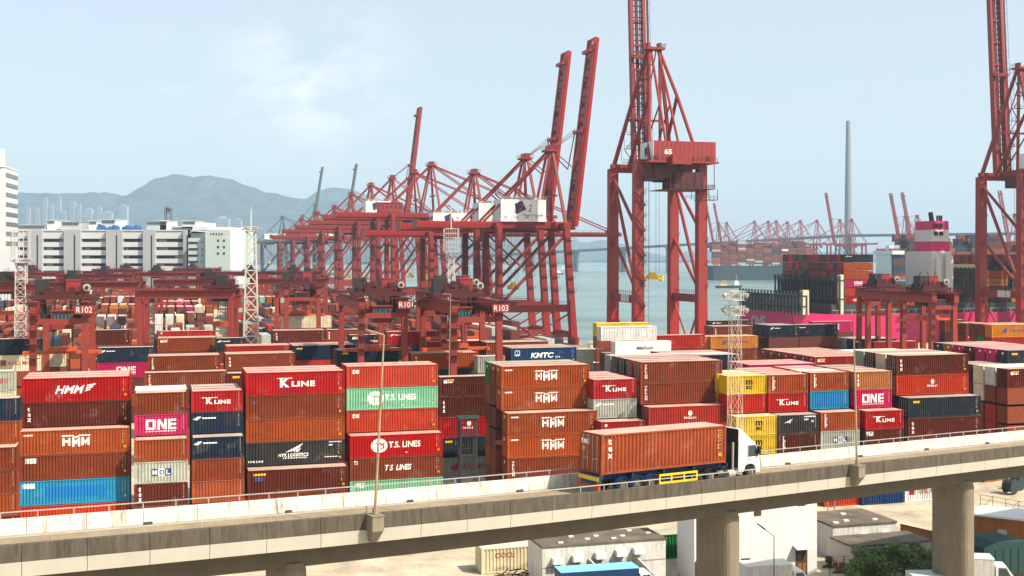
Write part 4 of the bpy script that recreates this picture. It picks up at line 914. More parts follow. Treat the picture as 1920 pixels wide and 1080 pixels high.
prof = [(13.67,1.0),(13.67,3.05),(14.97,3.05),(15.47,2.85),(15.92,1.95),(16.04,1.2),(16.04,.45),(15.57,.45),(15.54,.85),(15.37,1.08),(14.97,1.18),(14.52,1.08),(14.37,.8),(14.32,.6),(13.72,.6)]
g = MB(); g.prism(prof, -1.22, 1.22); cab = g.build('cab', M['clean_white'], tk)
bv = cab.modifiers.new('edge', 'BEVEL'); bv.width = .06; bv.segments = 2; bv.limit_method = 'ANGLE'
g = MB(); g.hexa([(13.72,-1.15,3.05),(15.12,-1.15,3.05),(15.12,1.15,3.05),(13.72,1.15,3.05),(13.72,-1.1,3.95),(13.97,-1.05,3.95),(13.97,1.05,3.95),(13.72,1.1,3.95)]); wd_ = g.build('wind_deflector', M['clean_white'], tk)
g = MB(); g.box(13.60, 13.68, -1.2, 1.2, .95, 3.9); g.build('cab_back', M['black'], tk)
g = MB(); g.box(13.54,13.61,-.8,.35,1.9,2.7); g.build('rear_window', M['glassy'], tk)
for y in (-1.225, 1.225):
    g = MB(); g.prism([(14.72,1.75),(15.84,1.75),(15.50,2.62),(14.72,2.62)], y-.012, y+.012); g.build('side_window', M['glassy'], tk)
    g = MB(); g.prism([(14.64,.85),(14.67,.85),(14.67,2.75),(14.64,2.75)], y-.008, y+.008); g.box(14.77,14.92,y-.02,y+.02,1.5,1.55); g.build('door_seam', M['dark'], tk)
    g = MB(); s_ = math.copysign(1, y); g.box(15.67,15.82, min(y, y+s_*.28), max(y, y+s_*.28), 1.9, 2.5); g.build('mirror', M['dark'], tk)
g = MB(); g.hexa([(15.97,-1.1,1.75),(16.02,-1.1,1.75),(16.02,1.1,1.75),(15.97,1.1,1.75),(15.54,-1.05,2.72),(15.59,-1.05,2.72),(15.59,1.05,2.72),(15.54,1.05,2.72)]); g.build('windscreen', M['glassy'], tk)
g = MB(); g.tube((13.37,-.9,.8),(13.37,-.9,2.9),.09,8); g.build('exhaust_stack', M['steel'], tk)
lc = Vector((org.x, org.y))+fx*(.15+L40/2)
o = cont(0, 0, zdk+1.45-.14, L40, 2.9, 'O', None, 'riding on the lorry crossing the viaduct', None, 2, 1, at=(lc.x, lc.y), rot=yaw)
o.rotation_euler = (0, R(1.3), yaw); o.color = (*[c*.62 for c in srgb(184, 88, 50)[:3]], 1)
text(o, 't\ne\nx', .34, 1.4, M['mark_w'], (-L40/2+.85, -1.228, 1.85), bold=.04)
text(o, 'tex', 1.0, .42, M['mark_w'], (-L40/2-.075, .55, 2.3), bold=.05, rz=R(-90))
f = MB(); f.quad([(0,-.14,-.14),(0,.14,-.14),(0,.14,.14),(0,-.14,.14)]); f.build('end_decal', M['mark_y'], o, (-L40/2-.07, .75, 1.75))
# ---------------------------------------------------------------- lattice floodlight towers
def lattice(px, Y, zb, py_top, wb, wt, label, bays, leg=.14, pl=1, mast=0, white=1):
    x = (px-960)/F*Y; zt = zat(py_top, Y); o = thing('floodlight_tower', (x, Y, zb), R(10), label, 'floodlight tower'); hgt = zt-zb; g = MB()
    cr = lambda z, i: Vector((*[(wb+(wt-wb)*z/hgt)/2*s for s in ((-1,-1),(1,-1),(1,1),(-1,1))[i]], z))
    for i in range(4): g.beam(cr(0,i), cr(hgt,i), leg)
    for k in range(bays):
        z0, z1 = hgt*k/bays, hgt*(k+1)/bays
        for i in range(4):
            j = (i+1) % 4; g.beam(cr(z1,i), cr(z1,j), leg*.7); g.beam(cr(z0,i), cr(z1,j), leg*.6); g.beam(cr(z0,j), cr(z1,i), leg*.6)
    g.build('lattice_mast', M['lattice'], o)
    for k in range(pl):
        z = hgt-k*1.9-.4*(pl > 1); w = wt*1.75 if pl > 1 else wt*1.45
        g = MB(); g.box(-w/2, w/2, -w/2, w/2, z-.1, z)
        for a, b_ in (((-1,-1),(1,-1)),((1,-1),(1,1)),((1,1),(-1,1)),((-1,1),(-1,-1))): g.rail((a[0]*w/2,a[1]*w/2,z),(b_[0]*w/2,b_[1]*w/2,z),1.1,3,.06)
        g.build('platform', M['lattice'], o)
        for i in range(8 if pl == 1 else 6):
            a = i*math.pi/(4 if pl == 1 else 3)+.3; c = Vector((cos(a)*w*.62, sin(a)*w*.62, z+.75)); dv = Vector((cos(a), sin(a), -.5)).normalized()
            g = MB(); g.tube(c, c+dv*.55, .14, 8, .34); g.build('floodlight', M['steel'], o)
    if mast: g = MB(); g.beam((0,0,hgt),(0,0,hgt+mast),.3); g.beam((0,0,hgt+mast),(0,0,hgt+mast+1.5),.12); g.build('aerial', M['lattice'], o)
    return o
def cage(o, zc, w, h): 
    g = MB()
    for i in range(6):
        z = zc+h*i/5
        for a, b_ in (((-1,-1),(1,-1)),((1,-1),(1,1)),((1,1),(-1,1)),((-1,1),(-1,-1))): g.beam((a[0]*w/2,a[1]*w/2,z),(b_[0]*w/2,b_[1]*w/2,z),.12)
    for i in range(5):
        for a in (-1, 1): g.beam((-w/2+w*i/4,a*w/2,zc),(-w/2+w*i/4,a*w/2,zc+h),.1); g.beam((a*w/2,-w/2+w*i/4,zc),(a*w/2,-w/2+w*i/4,zc+h),.1)
    g.build('lamp_cage', M['lattice'], o)
lattice(471, 300, 8.5, 433, 3.6, 2.2, 'stout white lattice floodlight tower rising before the pale green building', 9, .3, 1, 5)
t1 = lattice(40, 340, 6, 492, 3.0, 2.6, 'white lattice tower with caged lamps at the far left', 10, .2, 1); cage(t1, 1.2+zat(492, 340)-6, 4.6, 8)
t2 = lattice(846, 420, 6, 478, 2.4, 2.0, 'white lattice tower with caged lamps among the quay cranes', 9, .2, 1); cage(t2, 1.2+zat(478, 420)-6, 5.0, 8)
g = MB(); zz = zat(478, 420)-6+9; g.beam((0,0,zz),(0,0,zz+8),.35); g.build('aerial', M['lattice'], t2)
lattice(1378, 152, 0, 556, 1.7, 1.15, 'slim white lattice floodlight mast rising behind the lorry cab', 11, .042, 2)
lp = hit(838, 690, 12); lamp('street_lamp', (atY(838, 175)[0], 175, 0), (atY(845, 175)[0], 175, zat(552, 175)), (-1.2, -.3, .1), 'thin rusty lamp post before the right near gantry leg', .09)
# ---------------------------------------------------------------- yard gantries (rubber tyred)
def rtg(X, Y, rot, label, num=None, ztop=24.5, span=23.5, base=8.0, tr=.5, detail=2, mm='gantry', wide=0, spread_z=14):
    """local x: travel, local y: span; near end frame at y = 0"""
    o = thing('yard_gantry', (X, Y, 0), rot, label, 'gantry crane', 'red gantries straddling the container rows'); hb = base/2; m = M[mm]
    for y in (0, span):
        for s in (-1, 1):
            g = MB(); g.beam((s*hb, y, 1.4), (s*hb*.96, y, ztop-2.2), 1.0, 1.15, 0, .9, 1.0); g.build('leg', m, o)
        g = MB(); g.box(-hb-2.2, hb+2.2, y-.55, y+.55, .9, 1.9); g.build('sill_beam', m, o); g = MB(); g.beam((-hb*.97,y,ztop-3.2),(hb*.97,y,ztop-3.2),.7,.9); g.build('end_beam', m, o)
        if detail > 1:
            for s in (-1, 1):
                g = MB()
                for q in (-.9, .9): g.tube((s*hb+q, y-.4, .75), (s*hb+q, y+.4, .75), .74, 14)
                g.build('wheel', M['black'], o)
    for s in (-1, 1):
        g = MB(); g.box(s*hb*.96-.55, s*hb*.96+.55, -.9, span+.9, ztop-2.2, ztop); g.build('girder', m, o)
        if detail:
            g = MB(); xx = s*(hb*.96+.9); g.box(xx-.35, xx+.35, -.5, span+.5, ztop-.45, ztop-.38); g.rail((xx+s*.35,-.5,ztop-.4),(xx+s*.35,span+.5,ztop-.4),1.1,14,.07); g.build('walkway', M['maroon'], o)
    if detail:
        g = MB()
        for x in range(-3, 4): g.beam((x*hb/4, -.55, ztop-.2), (x*hb/4, -.55, ztop+.9), .08)
        g.box(-hb-1.2, hb+1.2, -1.3, -.6, ztop-.25, ztop-.12); g.rail((-hb-1.2,-1.3,ztop-.1),(hb+1.2,-1.3,ztop-.1),1.1,8,.07); g.build('end_walkway', M['maroon'], o)
    ty = span*tr
    g = MB(); g.box(-hb-.6, hb+.6, ty-3, ty+3, ztop+.15, ztop+.9); g.box(-2.6, 2.2, ty-2.2, ty+2.2, ztop+.9, ztop+1.5)
    for x in (-2, 0, 1.6): g.tube((x, ty-1.6, ztop+1.7),(x, ty+1.6, ztop+1.7), .55, 10)
    g.rail((-hb,ty-3,ztop+.9),(hb,ty-3,ztop+.9),1.1,6,.07); t = g.build('trolley', M['maroon'], o)
    g = MB(); g.box(-hb-.2, -hb+1.9, ty-1.6, ty+.8, ztop+.9, ztop+3.4); g.build('electrical_house', M['dark'], t)
    g = MB(); g.box(hb-3.4, hb-1.2, ty-1.4, ty+1.2, ztop+.9, ztop+3.2); g.box(hb-3.5,hb-1.1,ty-1.5,ty+1.3,ztop+3.2,ztop+3.35); g.build('winch_house', M['red_far'], t)
    if detail > 1:
        g = MB(); g.tube((hb-.1, ty-2.7, ztop+2.1), (hb-.1, ty-2.2, ztop+2.1), 0.62, 20); r = g.build('cable_reel', M['steel'], t); g = MB(); g.tube((hb-.1, ty-2.8, ztop+2.1), (hb-.1, ty-2.1, ztop+2.1), .3, 12); g.build('hub', M['dark'], r)
    rc = random.Random(int(abs(X*7+Y)))
    g = MB()
    for q in range(16 if detail > 1 else 8):
        x_, y_ = rc.uniform(-hb, hb-.5), ty+rc.uniform(-2.6, 2.4); g.box(x_, x_+rc.uniform(.3,1.1), y_, y_+rc.uniform(.3,1), ztop+.9, ztop+.9+rc.uniform(.4,1.9))
    for q in range(5): x_ = rc.uniform(-hb, hb); g.beam((x_, ty+rc.uniform(-2.5,2.5), ztop+.9), (x_, ty+rc.uniform(-2.5,2.5), ztop+rc.uniform(2.5,4.6)), .1)
    g.build('machinery', M['dark'] if rc.random() < .5 else M['maroon'], t)
    g = MB()
    for s in (-1, 1):
        for q in range(12):
            ya = span*q/12; g.tube((s*(hb*.96-.9), ya, ztop-1.2), (s*(hb*.96-.9), ya+span/24, ztop-2.6), .08, 4); g.tube((s*(hb*.96-.9), ya+span/24, ztop-2.6), (s*(hb*.96-.9), ya+span/12, ztop-1.2), .08, 4)
    g.build('festoon_cable', M['black'], o)
    cx = .2; g = MB(); zc = ztop-4.6; g.box(cx-1.7, cx+1.7, ty-4.4, ty-2.0, zc, zc+2.9); g.box(cx-1.9, cx+1.9, ty-4.6, ty-1.8, zc+2.9, zc+3.05); c = g.build('operator_cab', m, o)
    g = MB(); g.box(cx-1.4, cx+1.4, ty-4.46, ty-4.4, zc+1.0, zc+2.6); g.build('window', M['glass'], c)
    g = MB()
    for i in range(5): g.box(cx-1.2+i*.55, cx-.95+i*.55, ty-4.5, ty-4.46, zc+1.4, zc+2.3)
    g.build('painted_reflection_strip', M['sheen'], c) if detail > 1 else None
    g = MB(); g.box(-hb+.8, hb-.8, ty-1.8, ty+1.8, ztop-3.0, ztop-2.3)
    for x in (-hb+1.2, hb-1.2): g.beam((x,ty-1.5,ztop-3),(x,ty-1.5,ztop+.2),.25); g.beam((x,ty+1.5,ztop-3),(x,ty+1.5,ztop+.2),.25)
    g.build('hanger_frame', M['dark'], o)
    g = MB(); zs = spread_z
    for x in (-2, 2):
        for y in (-.9, .9): g.tube((x*.8, ty+y, zs+.8), (x*.6, ty+y, ztop), .06, 5)
    g.build('hoist_rope', M['dark'], o)
    g = MB(); rotx = wide
    if not wide: g.box(-5.8, 5.8, ty-.5, ty+.5, zs, zs+.5); g.box(-2.2, 2.2, ty-1.0, ty+1.0, zs+.4, zs+1.1); g.box(-6.1,-5.5,ty-1.22,ty+1.22,zs-.1,zs+.45); g.box(5.5,6.1,ty-1.22,ty+1.22,zs-.1,zs+.45)
    else: g.box(-1, 1, ty-2.2, ty+2.2, zs, zs+1.1)
    sp = g.build('spreader', M['orange'], o)
    if num:
        g = MB(); g.box(hb-1.6, hb+1.3, -1.42, -1.32, ztop-2.0, ztop-.6); pn = g.build('number_panel', m, o)
        text(pn, num, 2.4, .95, M['clean_white'], (hb-.15, -1.43, ztop-1.3), bold=0)
    if detail > 1:
        g = MB(); zl = ztop-9; n = 10
        g.beam((-hb+.2,-.9,zl-8),(hb-2.6,-.9,2.2),.12); g.beam((-hb+.2,-.9,zl-7),(hb-2.6,-.9,3.2),.08)
        for i in range(4): g.box(-hb-.9, -hb+1.2, -1.3, -.55, zl+i*2.2, zl+i*2.2+.08); g.rail((-hb-.9,-1.3,zl+i*2.2),(-hb+1.2,-1.3,zl+i*2.2),1.0,3,.06)
        g.build('ladder_stair', M['maroon'], o)
        g = MB(); g.box(hb-3.4,hb-1.9,-.9,.4,2.0,4.0); g.build('power_pack', M['maroon'], o); g = MB(); g.tube((hb-4.2,-.5,2.0),(hb-4.2,-.5,3.4),.45,12); g.build('tank', M['clean_white'], o)
    return o
def rtg_px(px, Y, *a, rot=TH, **k): x, y = atY(px, Y); return rtg(x, y, rot, *a, **k)
rtg_px(111, 192, 'red yard gantry numbered at the left edge, cab facing the viewer', num='R102', tr=.32, spread_z=15.6)
rtg_px(718, 212, 'red yard gantry with white reel, second from the right of the near ones', num='R101', tr=.25, spread_z=14.6)
rtg_px(893, 198, 'red yard gantry with big brown girder, nearest the matching logo boxes', num='R103', tr=.62, spread_z=15.2)
rtg_px(868, 236, 'red yard gantry behind the numbered near one, beside the water', num='R99', tr=.3, spread_z=15)
rtg_px(567, 292, 'red yard gantry lifting a tan box right of the stout white tower', tr=.25, spread_z=17.0, detail=1)
x, y = UV(atY(567, 292)); tb = cont(x-4.5, y+23.5*.25-1.2, 14.0, L40, HC, 'X', None, 'hanging under the gantry right of the white tower', None, 0, 0)
rtg_px(1712, 276, 'left red gantry of the pair before the magenta ship', tr=.7, spread_z=17.5, base=5.4, ztop=24.2, span=18)
rtg_px(1768, 252, 'right red gantry of the pair before the magenta ship, cab at its right', num=None, tr=.22, spread_z=18, base=5.6, ztop=24.2)
R9 = TH+R(90)
def rtg_b(px_l, px_r, py, label, ztop=24, tr=.8):
    # seen broadside: span across the picture
    Y = (CAMZ-ztop)*F/(py-HZ); sp = (px_r-px_l)/F*Y; x, y = atY(px_r, Y)
    return rtg(x, y, R9-R(13), label, span=sp, tr=tr, detail=1, wide=1, spread_z=15, ztop=ztop)
nb = ('first', 'second', 'third')
for i, (l, r, py, lab, tr) in enumerate([(272, 438, 541, 'broadside red gantry whose beam spans above the white container ends', .12), (60, 262, 527, 'broadside red gantry beam left of the white container ends', .6), (300, 432, 523, 'broadside red gantry beam higher behind the white container ends', .3),
  (-80, 75, 531, 'broadside red gantry beam cut by the left edge', .4), (478, 610, 521, 'broadside red gantry beam right behind the stout white tower', .25), (120, 250, 513, 'distant red gantry beam right of the caged lamp tower', .4), (262, 372, 510, 'distant red gantry beam in front of the long warehouse middle', .7),
  (380, 490, 509, 'distant red gantry beam below the pale green block', .2), (10, 112, 510, 'distant red gantry beam at the foot of the caged lamp tower', .5), (500, 600, 508, 'distant red gantry beam at the foot of the grey cranes', .5), (180, 262, 504, 'farthest red gantry beam below the warehouse, left one', .3), (330, 410, 503, 'farthest red gantry beam below the warehouse, right one', .6)]):
    rtg_b(l, r, py, lab, tr=tr)
# ---------------------------------------------------------------- quay cranes
def sts(loc, rot, label, zg=42, za=70, G=28, S=18, BR=28, BL=62, up=0, mm='red', zp=13, house='side', num=None, lean=2.7, detail=2, gw=7, legw=2.6, group='red quay cranes along the basin', apx=-6, hs=17, name='quay_crane'):
    """local x points over the water, waterside rail at x = 0, crane centred on y = 0"""
    o = thing(name, loc, rot, label, 'quay crane', group); m = M[mm]; h = S/2
    for y in (-h, h):
        for x, e in ((0, -lean), (-G, 0)):
            g = MB(); g.beam((x, y, 2.6), (x+e, y, zg), legw, legw*.9, 0, legw*.95, legw*.8); lg = g.build('leg', m, o)
            if detail > 1: g = MB(); g.beam((x, y, 2.55), (x+e*.28, y, zp-1), legw+.06, legw*.9+.06); g.build('leg_base', M['red_new'], lg)
            g = MB(); g.box(x-1.2, x+1.2, y-2.8, y+2.8, 0, 2.6); g.build('bogie', m, o)
        g = MB(); g.beam((-.3*lean, y, zp), (-G, y, zp), 1.5, 2.6); g.build('portal_beam', m, o)
        if detail > 1: g = MB(); g.rail((-G,y-.8,zp+1.3),(-lean,y-.8,zp+1.3),1.2,12,.1); g.build('handrail', M['maroon'], o)
        g = MB(); g.tube((-lean*.9, y, zg-2), (-G+.6, y, zp+1.5), .6, 8); g.build('diagonal_brace', m, o)
        g = MB(); g.tube((-G+.6, y, zp-1.4), (-G*.55, y, 3.2), .35, 6); g.tube((-.6, y, zp-1.4), (-G*.55, y, 3.2), .35, 6); g.beam((0,y,3.0),(-G,y,3.0),.7,.9); g.build('lower_brace', m, o)
    if detail:
        g = MB()
        for y in (-h, h):
            for k in range(5):
                z = zp+4+k*(zg-zp-6)/5; e = -lean*z/zg
                g.box(-G-1.9, -G+1.6, y-1.9, y-1.0, z, z+.12); g.rail((-G-1.9,y-1.9,z),(-G+1.6,y-1.9,z),1.1,3,.08); g.box(e-1.5, e+1.7, y-1.7, y-.9, z+2, z+2.12); g.rail((e-1.5,y-1.7,z+2),(e+1.7,y-1.7,z+2),1.1,3,.08)
            g.beam((-G-1.3, y-1.4, zp), (-G-1.3, y-1.4, zg), .12); g.beam((-G-.8, y-1.4, zp), (-G-.8, y-1.4, zg), .12)
        g.build('ladder_platforms', M['maroon'], o)
        g = MB()
        for y in (-h, h): g.tube((-G+.4, y, zg-2), (-G*.5, y, zp+(zg-zp)*.5), .32, 6)
        if house != 'cross': g.build('secondary_brace', m, o)
    for x in (0, -G):
        g = MB(); g.box(x-.9, x+.9, -h, h, 2.6, 4.4); g.build('sill_beam', m, o)
        e = -lean if x == 0 else 0; g = MB(); g.box(x+e-1.0, x+e+1.0, -h-.6, h+.6, zg-1.2, zg+1.6); g.build('cross_beam', m, o)
    hx = 2.5
    for y in (-gw/2, gw/2):
        g = MB(); g.box(-G-BR, hx, y-.7, y+.7, zg-.6, zg+2.2); g.build('girder', M['red_new'] if (detail > 1 and y < 0 and mm == 'red') else m, o)
    g = MB()
    for k in range(6): x = -G-BR+.5+k*(G+BR)/5.5; g.box(x-.4, x+.4, -gw/2, gw/2, zg+.2, zg+1.6)
    g.box(-G-BR-.6, -G-BR+.8, -gw/2-1, gw/2+1, zg-.4, zg+2.6)
    g.build('girder_tie', m, o)
    if detail:
        g = MB(); g.box(-G-BR, hx, -gw/2-1.9, -gw/2-.75, zg-.2, zg-.1); g.rail((-G-BR,-gw/2-1.9,zg-.1),(hx,-gw/2-1.9,zg-.1),1.2,26,.1); g.build('walkway', M['maroon'], o)
    # boom
    a = R(up); ca, sa = cos(a), sin(a)
    def bp_(l, y, dz=0): return (hx+l*ca-dz*sa, y, zg+.8+l*sa+dz*ca)
    g = MB()
    for y in (-gw/2, gw/2): g.beam(bp_(0,y), bp_(BL,y), 1.1, 2.4, 0, 1.0, 1.9)
    n = 9 if detail > 1 else 5
    for k in range(n+1): l = BL*k/n; g.beam(bp_(l,-gw/2), bp_(l,gw/2), .7)
    for l in (BL*.5, BL*.93): g.beam(bp_(l,-gw/2-.8,1.6), bp_(l,gw/2+.8,1.6), 1.6, 1.2)
    bm = g.build('boom', M['red_new'] if (mm == 'red' and up and detail > 1 and house == 'side') else m, o)
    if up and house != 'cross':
        g = MB(); g.beam(bp_(1,gw/2-1.0,-.1), bp_(BL*.98,gw/2-1.0,-.1), .5, 2.0)  # maroon strip added along raised booms to darken the far girder
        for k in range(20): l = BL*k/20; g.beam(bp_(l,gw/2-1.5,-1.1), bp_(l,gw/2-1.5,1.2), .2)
        g.build('boom_dark_strip', M['maroon'], bm)
    if detail > 1:
        g = MB(); g.beam(bp_(0,-gw/2-1.4,.6), bp_(BL*.97,-gw/2-1.4,.6), .8, .12)
        for k in range(16): l = BL*k/16; g.beam(bp_(l,-gw/2-1.8,.6), bp_(l,-gw/2-1.8,1.7), .09)
        g.beam(bp_(0,-gw/2-1.8,1.7), bp_(BL*.97,-gw/2-1.8,1.7), .09); g.build('boom_walkway', M['maroon'], bm)
    # apex frame
    ap = Vector((apx, 0, za)); g = MB()
    for y in (-1, 1):
        g.beam((-lean, y*(h-.5), zg+1.4), (apx+.4, y*2.2, za), 1.2, 1.0, 0, .9, .9)
        g.beam((-lean-9, y*gw/2, zg+1.8), (apx-.4, y*2.0, za), .8, .8)
    g.box(apx-2.2, apx+2.2, -3.2, 3.2, za, za+.8); g.beam((-lean-2.5, -h*.62, zg+(za-zg)*.42), (-lean-2.5, h*.62, zg+(za-zg)*.42), .7)
    for y in (-2, 2): g.box(apx-1, apx+1.2, y-.5, y+.5, za+.8, za+2.4)
    af = g.build('apex_frame', m, o)
    if detail: g = MB(); g.rail((apx-2.4,-3.3,za+.8),(apx+2.4,-3.3,za+.8),1.2,4,.1); g.rail((apx-2.4,3.3,za+.8),(apx+2.4,3.3,za+.8),1.2,4,.1); g.build('handrail', M['maroon'], af)
    for y in (-gw/2, gw/2):
        g = MB(); g.tube((apx-.6, y*.55, za), (-G-4, y, zg+2.2), .45, 8); g.tube((apx-10, y*.75, za-(za-zg)*.33) if False else ((apx-G-4)/2, y*.78, (za+zg)/2), (-lean-2, y, zg+2), .28, 6); g.build('backstay', m, o)
        g = MB()
        if up:
            for l in (BL*.5, BL*.52): g.tube((apx+.6, y*.5, za+1), bp_(l, y, 1.8), .1, 5)
            k_ = bp_(BL*.30, y*.9, 3.0); g.tube((apx+.6, y*.5, za+.5), k_, .22, 6); g.tube(k_, bp_(BL*.5, y, 1.8), .22, 6)
        else:
            g.tube((apx+.6, y*.5, za+.5), bp_(BL*.5, y, 1.6), .3, 6); g.tube((apx+.6, y*.5, za+.5), bp_(BL*.93, y, 1.6), .3, 6)
        g.build('forestay', m, o)
    # machinery house
    if house in ('side', 'left'):
        x0 = -G+2.0 if house == 'side' else -G-6; x1 = x0+(hs if house == 'side' else 14); g = MB(); g.box(x0, x1, -4.8, 4.8, zg+3.0, zg+10.2); g.box(x0-.2,x1+.2,-5,5,zg+2.2,zg+3.0); mh = g.build('machinery_house', M['clean_white'], o)
        f = FL()
        f.p([(-2.2,1.4),(.6,2.6),(2.2,-.6),(-1.6,-2.4)], 0); f.build('emblem', M['hull_dark'] if 0 else mat('emblem_navy', srgb(30,42,70), .6, .05) if 'emblem_navy' not in bpy.data.materials else bpy.data.materials['emblem_navy'], mh, ((x0+x1)/2-1.2, -4.83, zg+7.2))
        text(mh, '2', 2.0, 2.9, M['mark_r'], ((x0+x1)/2-1.1, -4.85, zg+7.3), shear=.35, bold=.02); text(mh, '2', 1.5, 2.6, M['mark_r'], ((x0+x1)/2+2.4, -4.85, zg+7.1), shear=.2, bold=-.0)
        if detail > 1: text(mh, 'Modern Terminals', 7.5, .9, M['mark_k'], ((x0+x1)/2+3.6, -4.85, zg+4.6))
        g = MB(); g.rail((x0,-5,zg+10.2),(x1,-5,zg+10.2),1.1,10,.08); g.build('roof_rail', M['steel'], mh)
        g = MB()
        for k in range(1, 9): xs = x0+(x1-x0)*k/9; g.box(xs, xs+.05, -4.82, -4.8, zg+3.0, zg+10.2)
        for k in range(4): xs = x0+1+k*4.0; g.box(xs, xs+1.5, -4.84, -4.8, zg+3.2, zg+4.2)
        g.build('panel_seam', M['bld_grey'], mh); g = MB()
        for k in range(5): xs = x0+1.5+k*3.0; g.box(xs, xs+1.2, -2, 1.5, zg+10.2, zg+11.1)
        g.build('roof_vent', M['steel'], mh)
    elif house == 'red':
        g = MB(); g.box(-G-6, -G+6, -4, 4, zg+2.4, zg+7.2); g.box(-G-6.3, -G+6.3, -4.3, 4.3, zg+7.2, zg+7.5); mh = g.build('machinery_house', M['red_far'], o)
        g = MB()
        for k in range(5): g.box(-G-5+k*2.3, -G-4+k*2.3, -4.05, -4, zg+4.4, zg+6); 
        g.build('louvre', M['maroon'], mh)
    elif house == 'cross':
        x0, x1 = -G-5.5, -G+5; y0, y1 = -h-2.5, h-3; mh = None
        g = MB(); g.box(x0, x1, y0, y1, zg+.8, zg+7.2); g.box(x0-1.2, x1+1.2, y0-.6, y1+2.2, zg+.3, zg+.8); mh = g.build('machinery_house', M['red_far'], o)
        # remaining faces dressed by caller through rotation: logo end and number side
        g = MB()
        for k in range(1, 14): ys = y0+(y1-y0)*k/14; g.box(x0-.05, x0, ys, ys+.08, zg+.9, zg+7.1)
        for k in range(4): ys = y0+2+k*6; g.box(x0-.07, x0, ys, ys+1.6, zg+1.2, zg+2.6)
        g.build('panel_seam', M['maroon'], mh)
        g = MB(); g.rail((x0-1.2,y0,zg+.8),(x0-1.2,y1+2,zg+.8),1.2,16,.1); g.build('handrail', M['maroon'], mh)
        g = MB(); g.box(x0-.06, x1+.06, y1, y1+.12, zg+.9, zg+7.1) ; g.build('end_panel', M['clean_white'], mh)
    if num and house == 'side': text(o, num, 2.4, 1.5, M['clean_white'], (-G+20, -gw/2-.73, zg+.8), bold=.04)
    # trolley, cab, spreader
    tx = -G+8 if house == 'side' else -8
    g = MB(); g.box(tx-4, tx+4, -gw/2+.8, gw/2-.8, zg-1.6, zg-.5); t = g.build('trolley', M['maroon'], o)
    g = MB(); g.box(tx-6.5, tx-3.5, -1.6, 1.6, zg-5, zg-1.6); c = g.build('operator_cab', m, o); g = MB(); g.box(tx-6.3, tx-3.7, -1.68, -1.6, zg-4.6, zg-2.4); g.build('window', M['glass'], c)
    zs = 24 if house == 'cross' else 16+4*(sum(map(ord, label)) % 3)
    g = MB()
    for x in (-2.2, 2.2):
        for y in (-1.5, 1.5): g.tube((tx+x*.6, y*2*.6, zs+2.2), (tx+x*.6, y*2*.6, zg-1), .07 if detail < 2 else .06, 4)
    g.build('hoist_rope', M['dark'], o)
    g = MB(); g.box(tx-1.1, tx+1.1, -3.2, 3.2, zs, zs+.6); g.box(tx-.8, tx+.8, -1.8, 1.8, zs+.6, zs+1.6); g.box(tx-1.3,tx+1.3,-3.4,-2.8,zs-.4,zs+1.2); g.box(tx-1.3,tx+1.3,2.8,3.4,zs-.4,zs+1.2); g.tube((tx,-1,zs+1.6),(tx,1,zs+1.6),.8,10); g.build('spreader', M['yellow'], o)
    return o
Yk = lambda r: 433.6*r
NA = ['nearest red quay crane with raised boom beside the open water', 'second red quay crane with raised boom, just left of the tallest one']
rows = [(1,42,70,83,70),(1.068,42,69.5,83,70),(1.243,41,69,0,62),(1.439,52,79,0,60),(1.536,52,78,0,60),(1.68,51,79,83,72),(1.85,50,79,0,58),(2.035,49,77,0,56),(2.23,46,71,0,52),(2.47,46,70,0,50),(2.74,45,68,0,48)]
lab = {2: 'red quay crane with lowered boom reaching toward the tall crane legs', 3: 'red quay crane whose tall apex stands left of the emblem house', 4: 'red quay crane just right of the lone middle raised boom', 5: 'red quay crane with the lone raised boom in the middle of the row', 6: 'red quay crane just left of the lone middle raised boom', 7: 'fourth red quay crane from the far end of the row', 8: 'red quay crane third from the far end of the row', 9: 'red quay crane next to the farthest of the row', 10: 'farthest and lowest red quay crane of the row'}
for i, (r, zg, za, up, BL) in enumerate(rows):
    u = 144.4; Yc = 433.6*r; v = (Yc-u*ST)/CT+9; X_, Y_ = W(u, v)
    sts((X_, Y_, 0), TH, NA[i] if i < 2 else lab[i], zg, za, up=up, BL=BL, detail=2 if i < 4 else 1, num={2: '15', 3: '16'}.get(i), house='side' if i in (0, 1, 2) else 'left' if i == 4 else 'red', BR=28 if i < 9 else 6)
for px, Yc, up, l in ((578, 1290, 81, 'grey quay crane with raised boom, left of the two'), (641, 1250, 81, 'grey quay crane with raised boom, right of the two'), (540, 1330, 0, 'grey quay crane with lowered boom behind the stout white tower'), (602, 1200, 0, 'grey quay crane with lowered boom below the two raised grey booms')):
    x, y = atY(px, Yc); sts((x, y, 0), TH, l, 46, 74, up=up, BL=82, mm='grey_green', detail=1, group='grey quay cranes behind the red row')
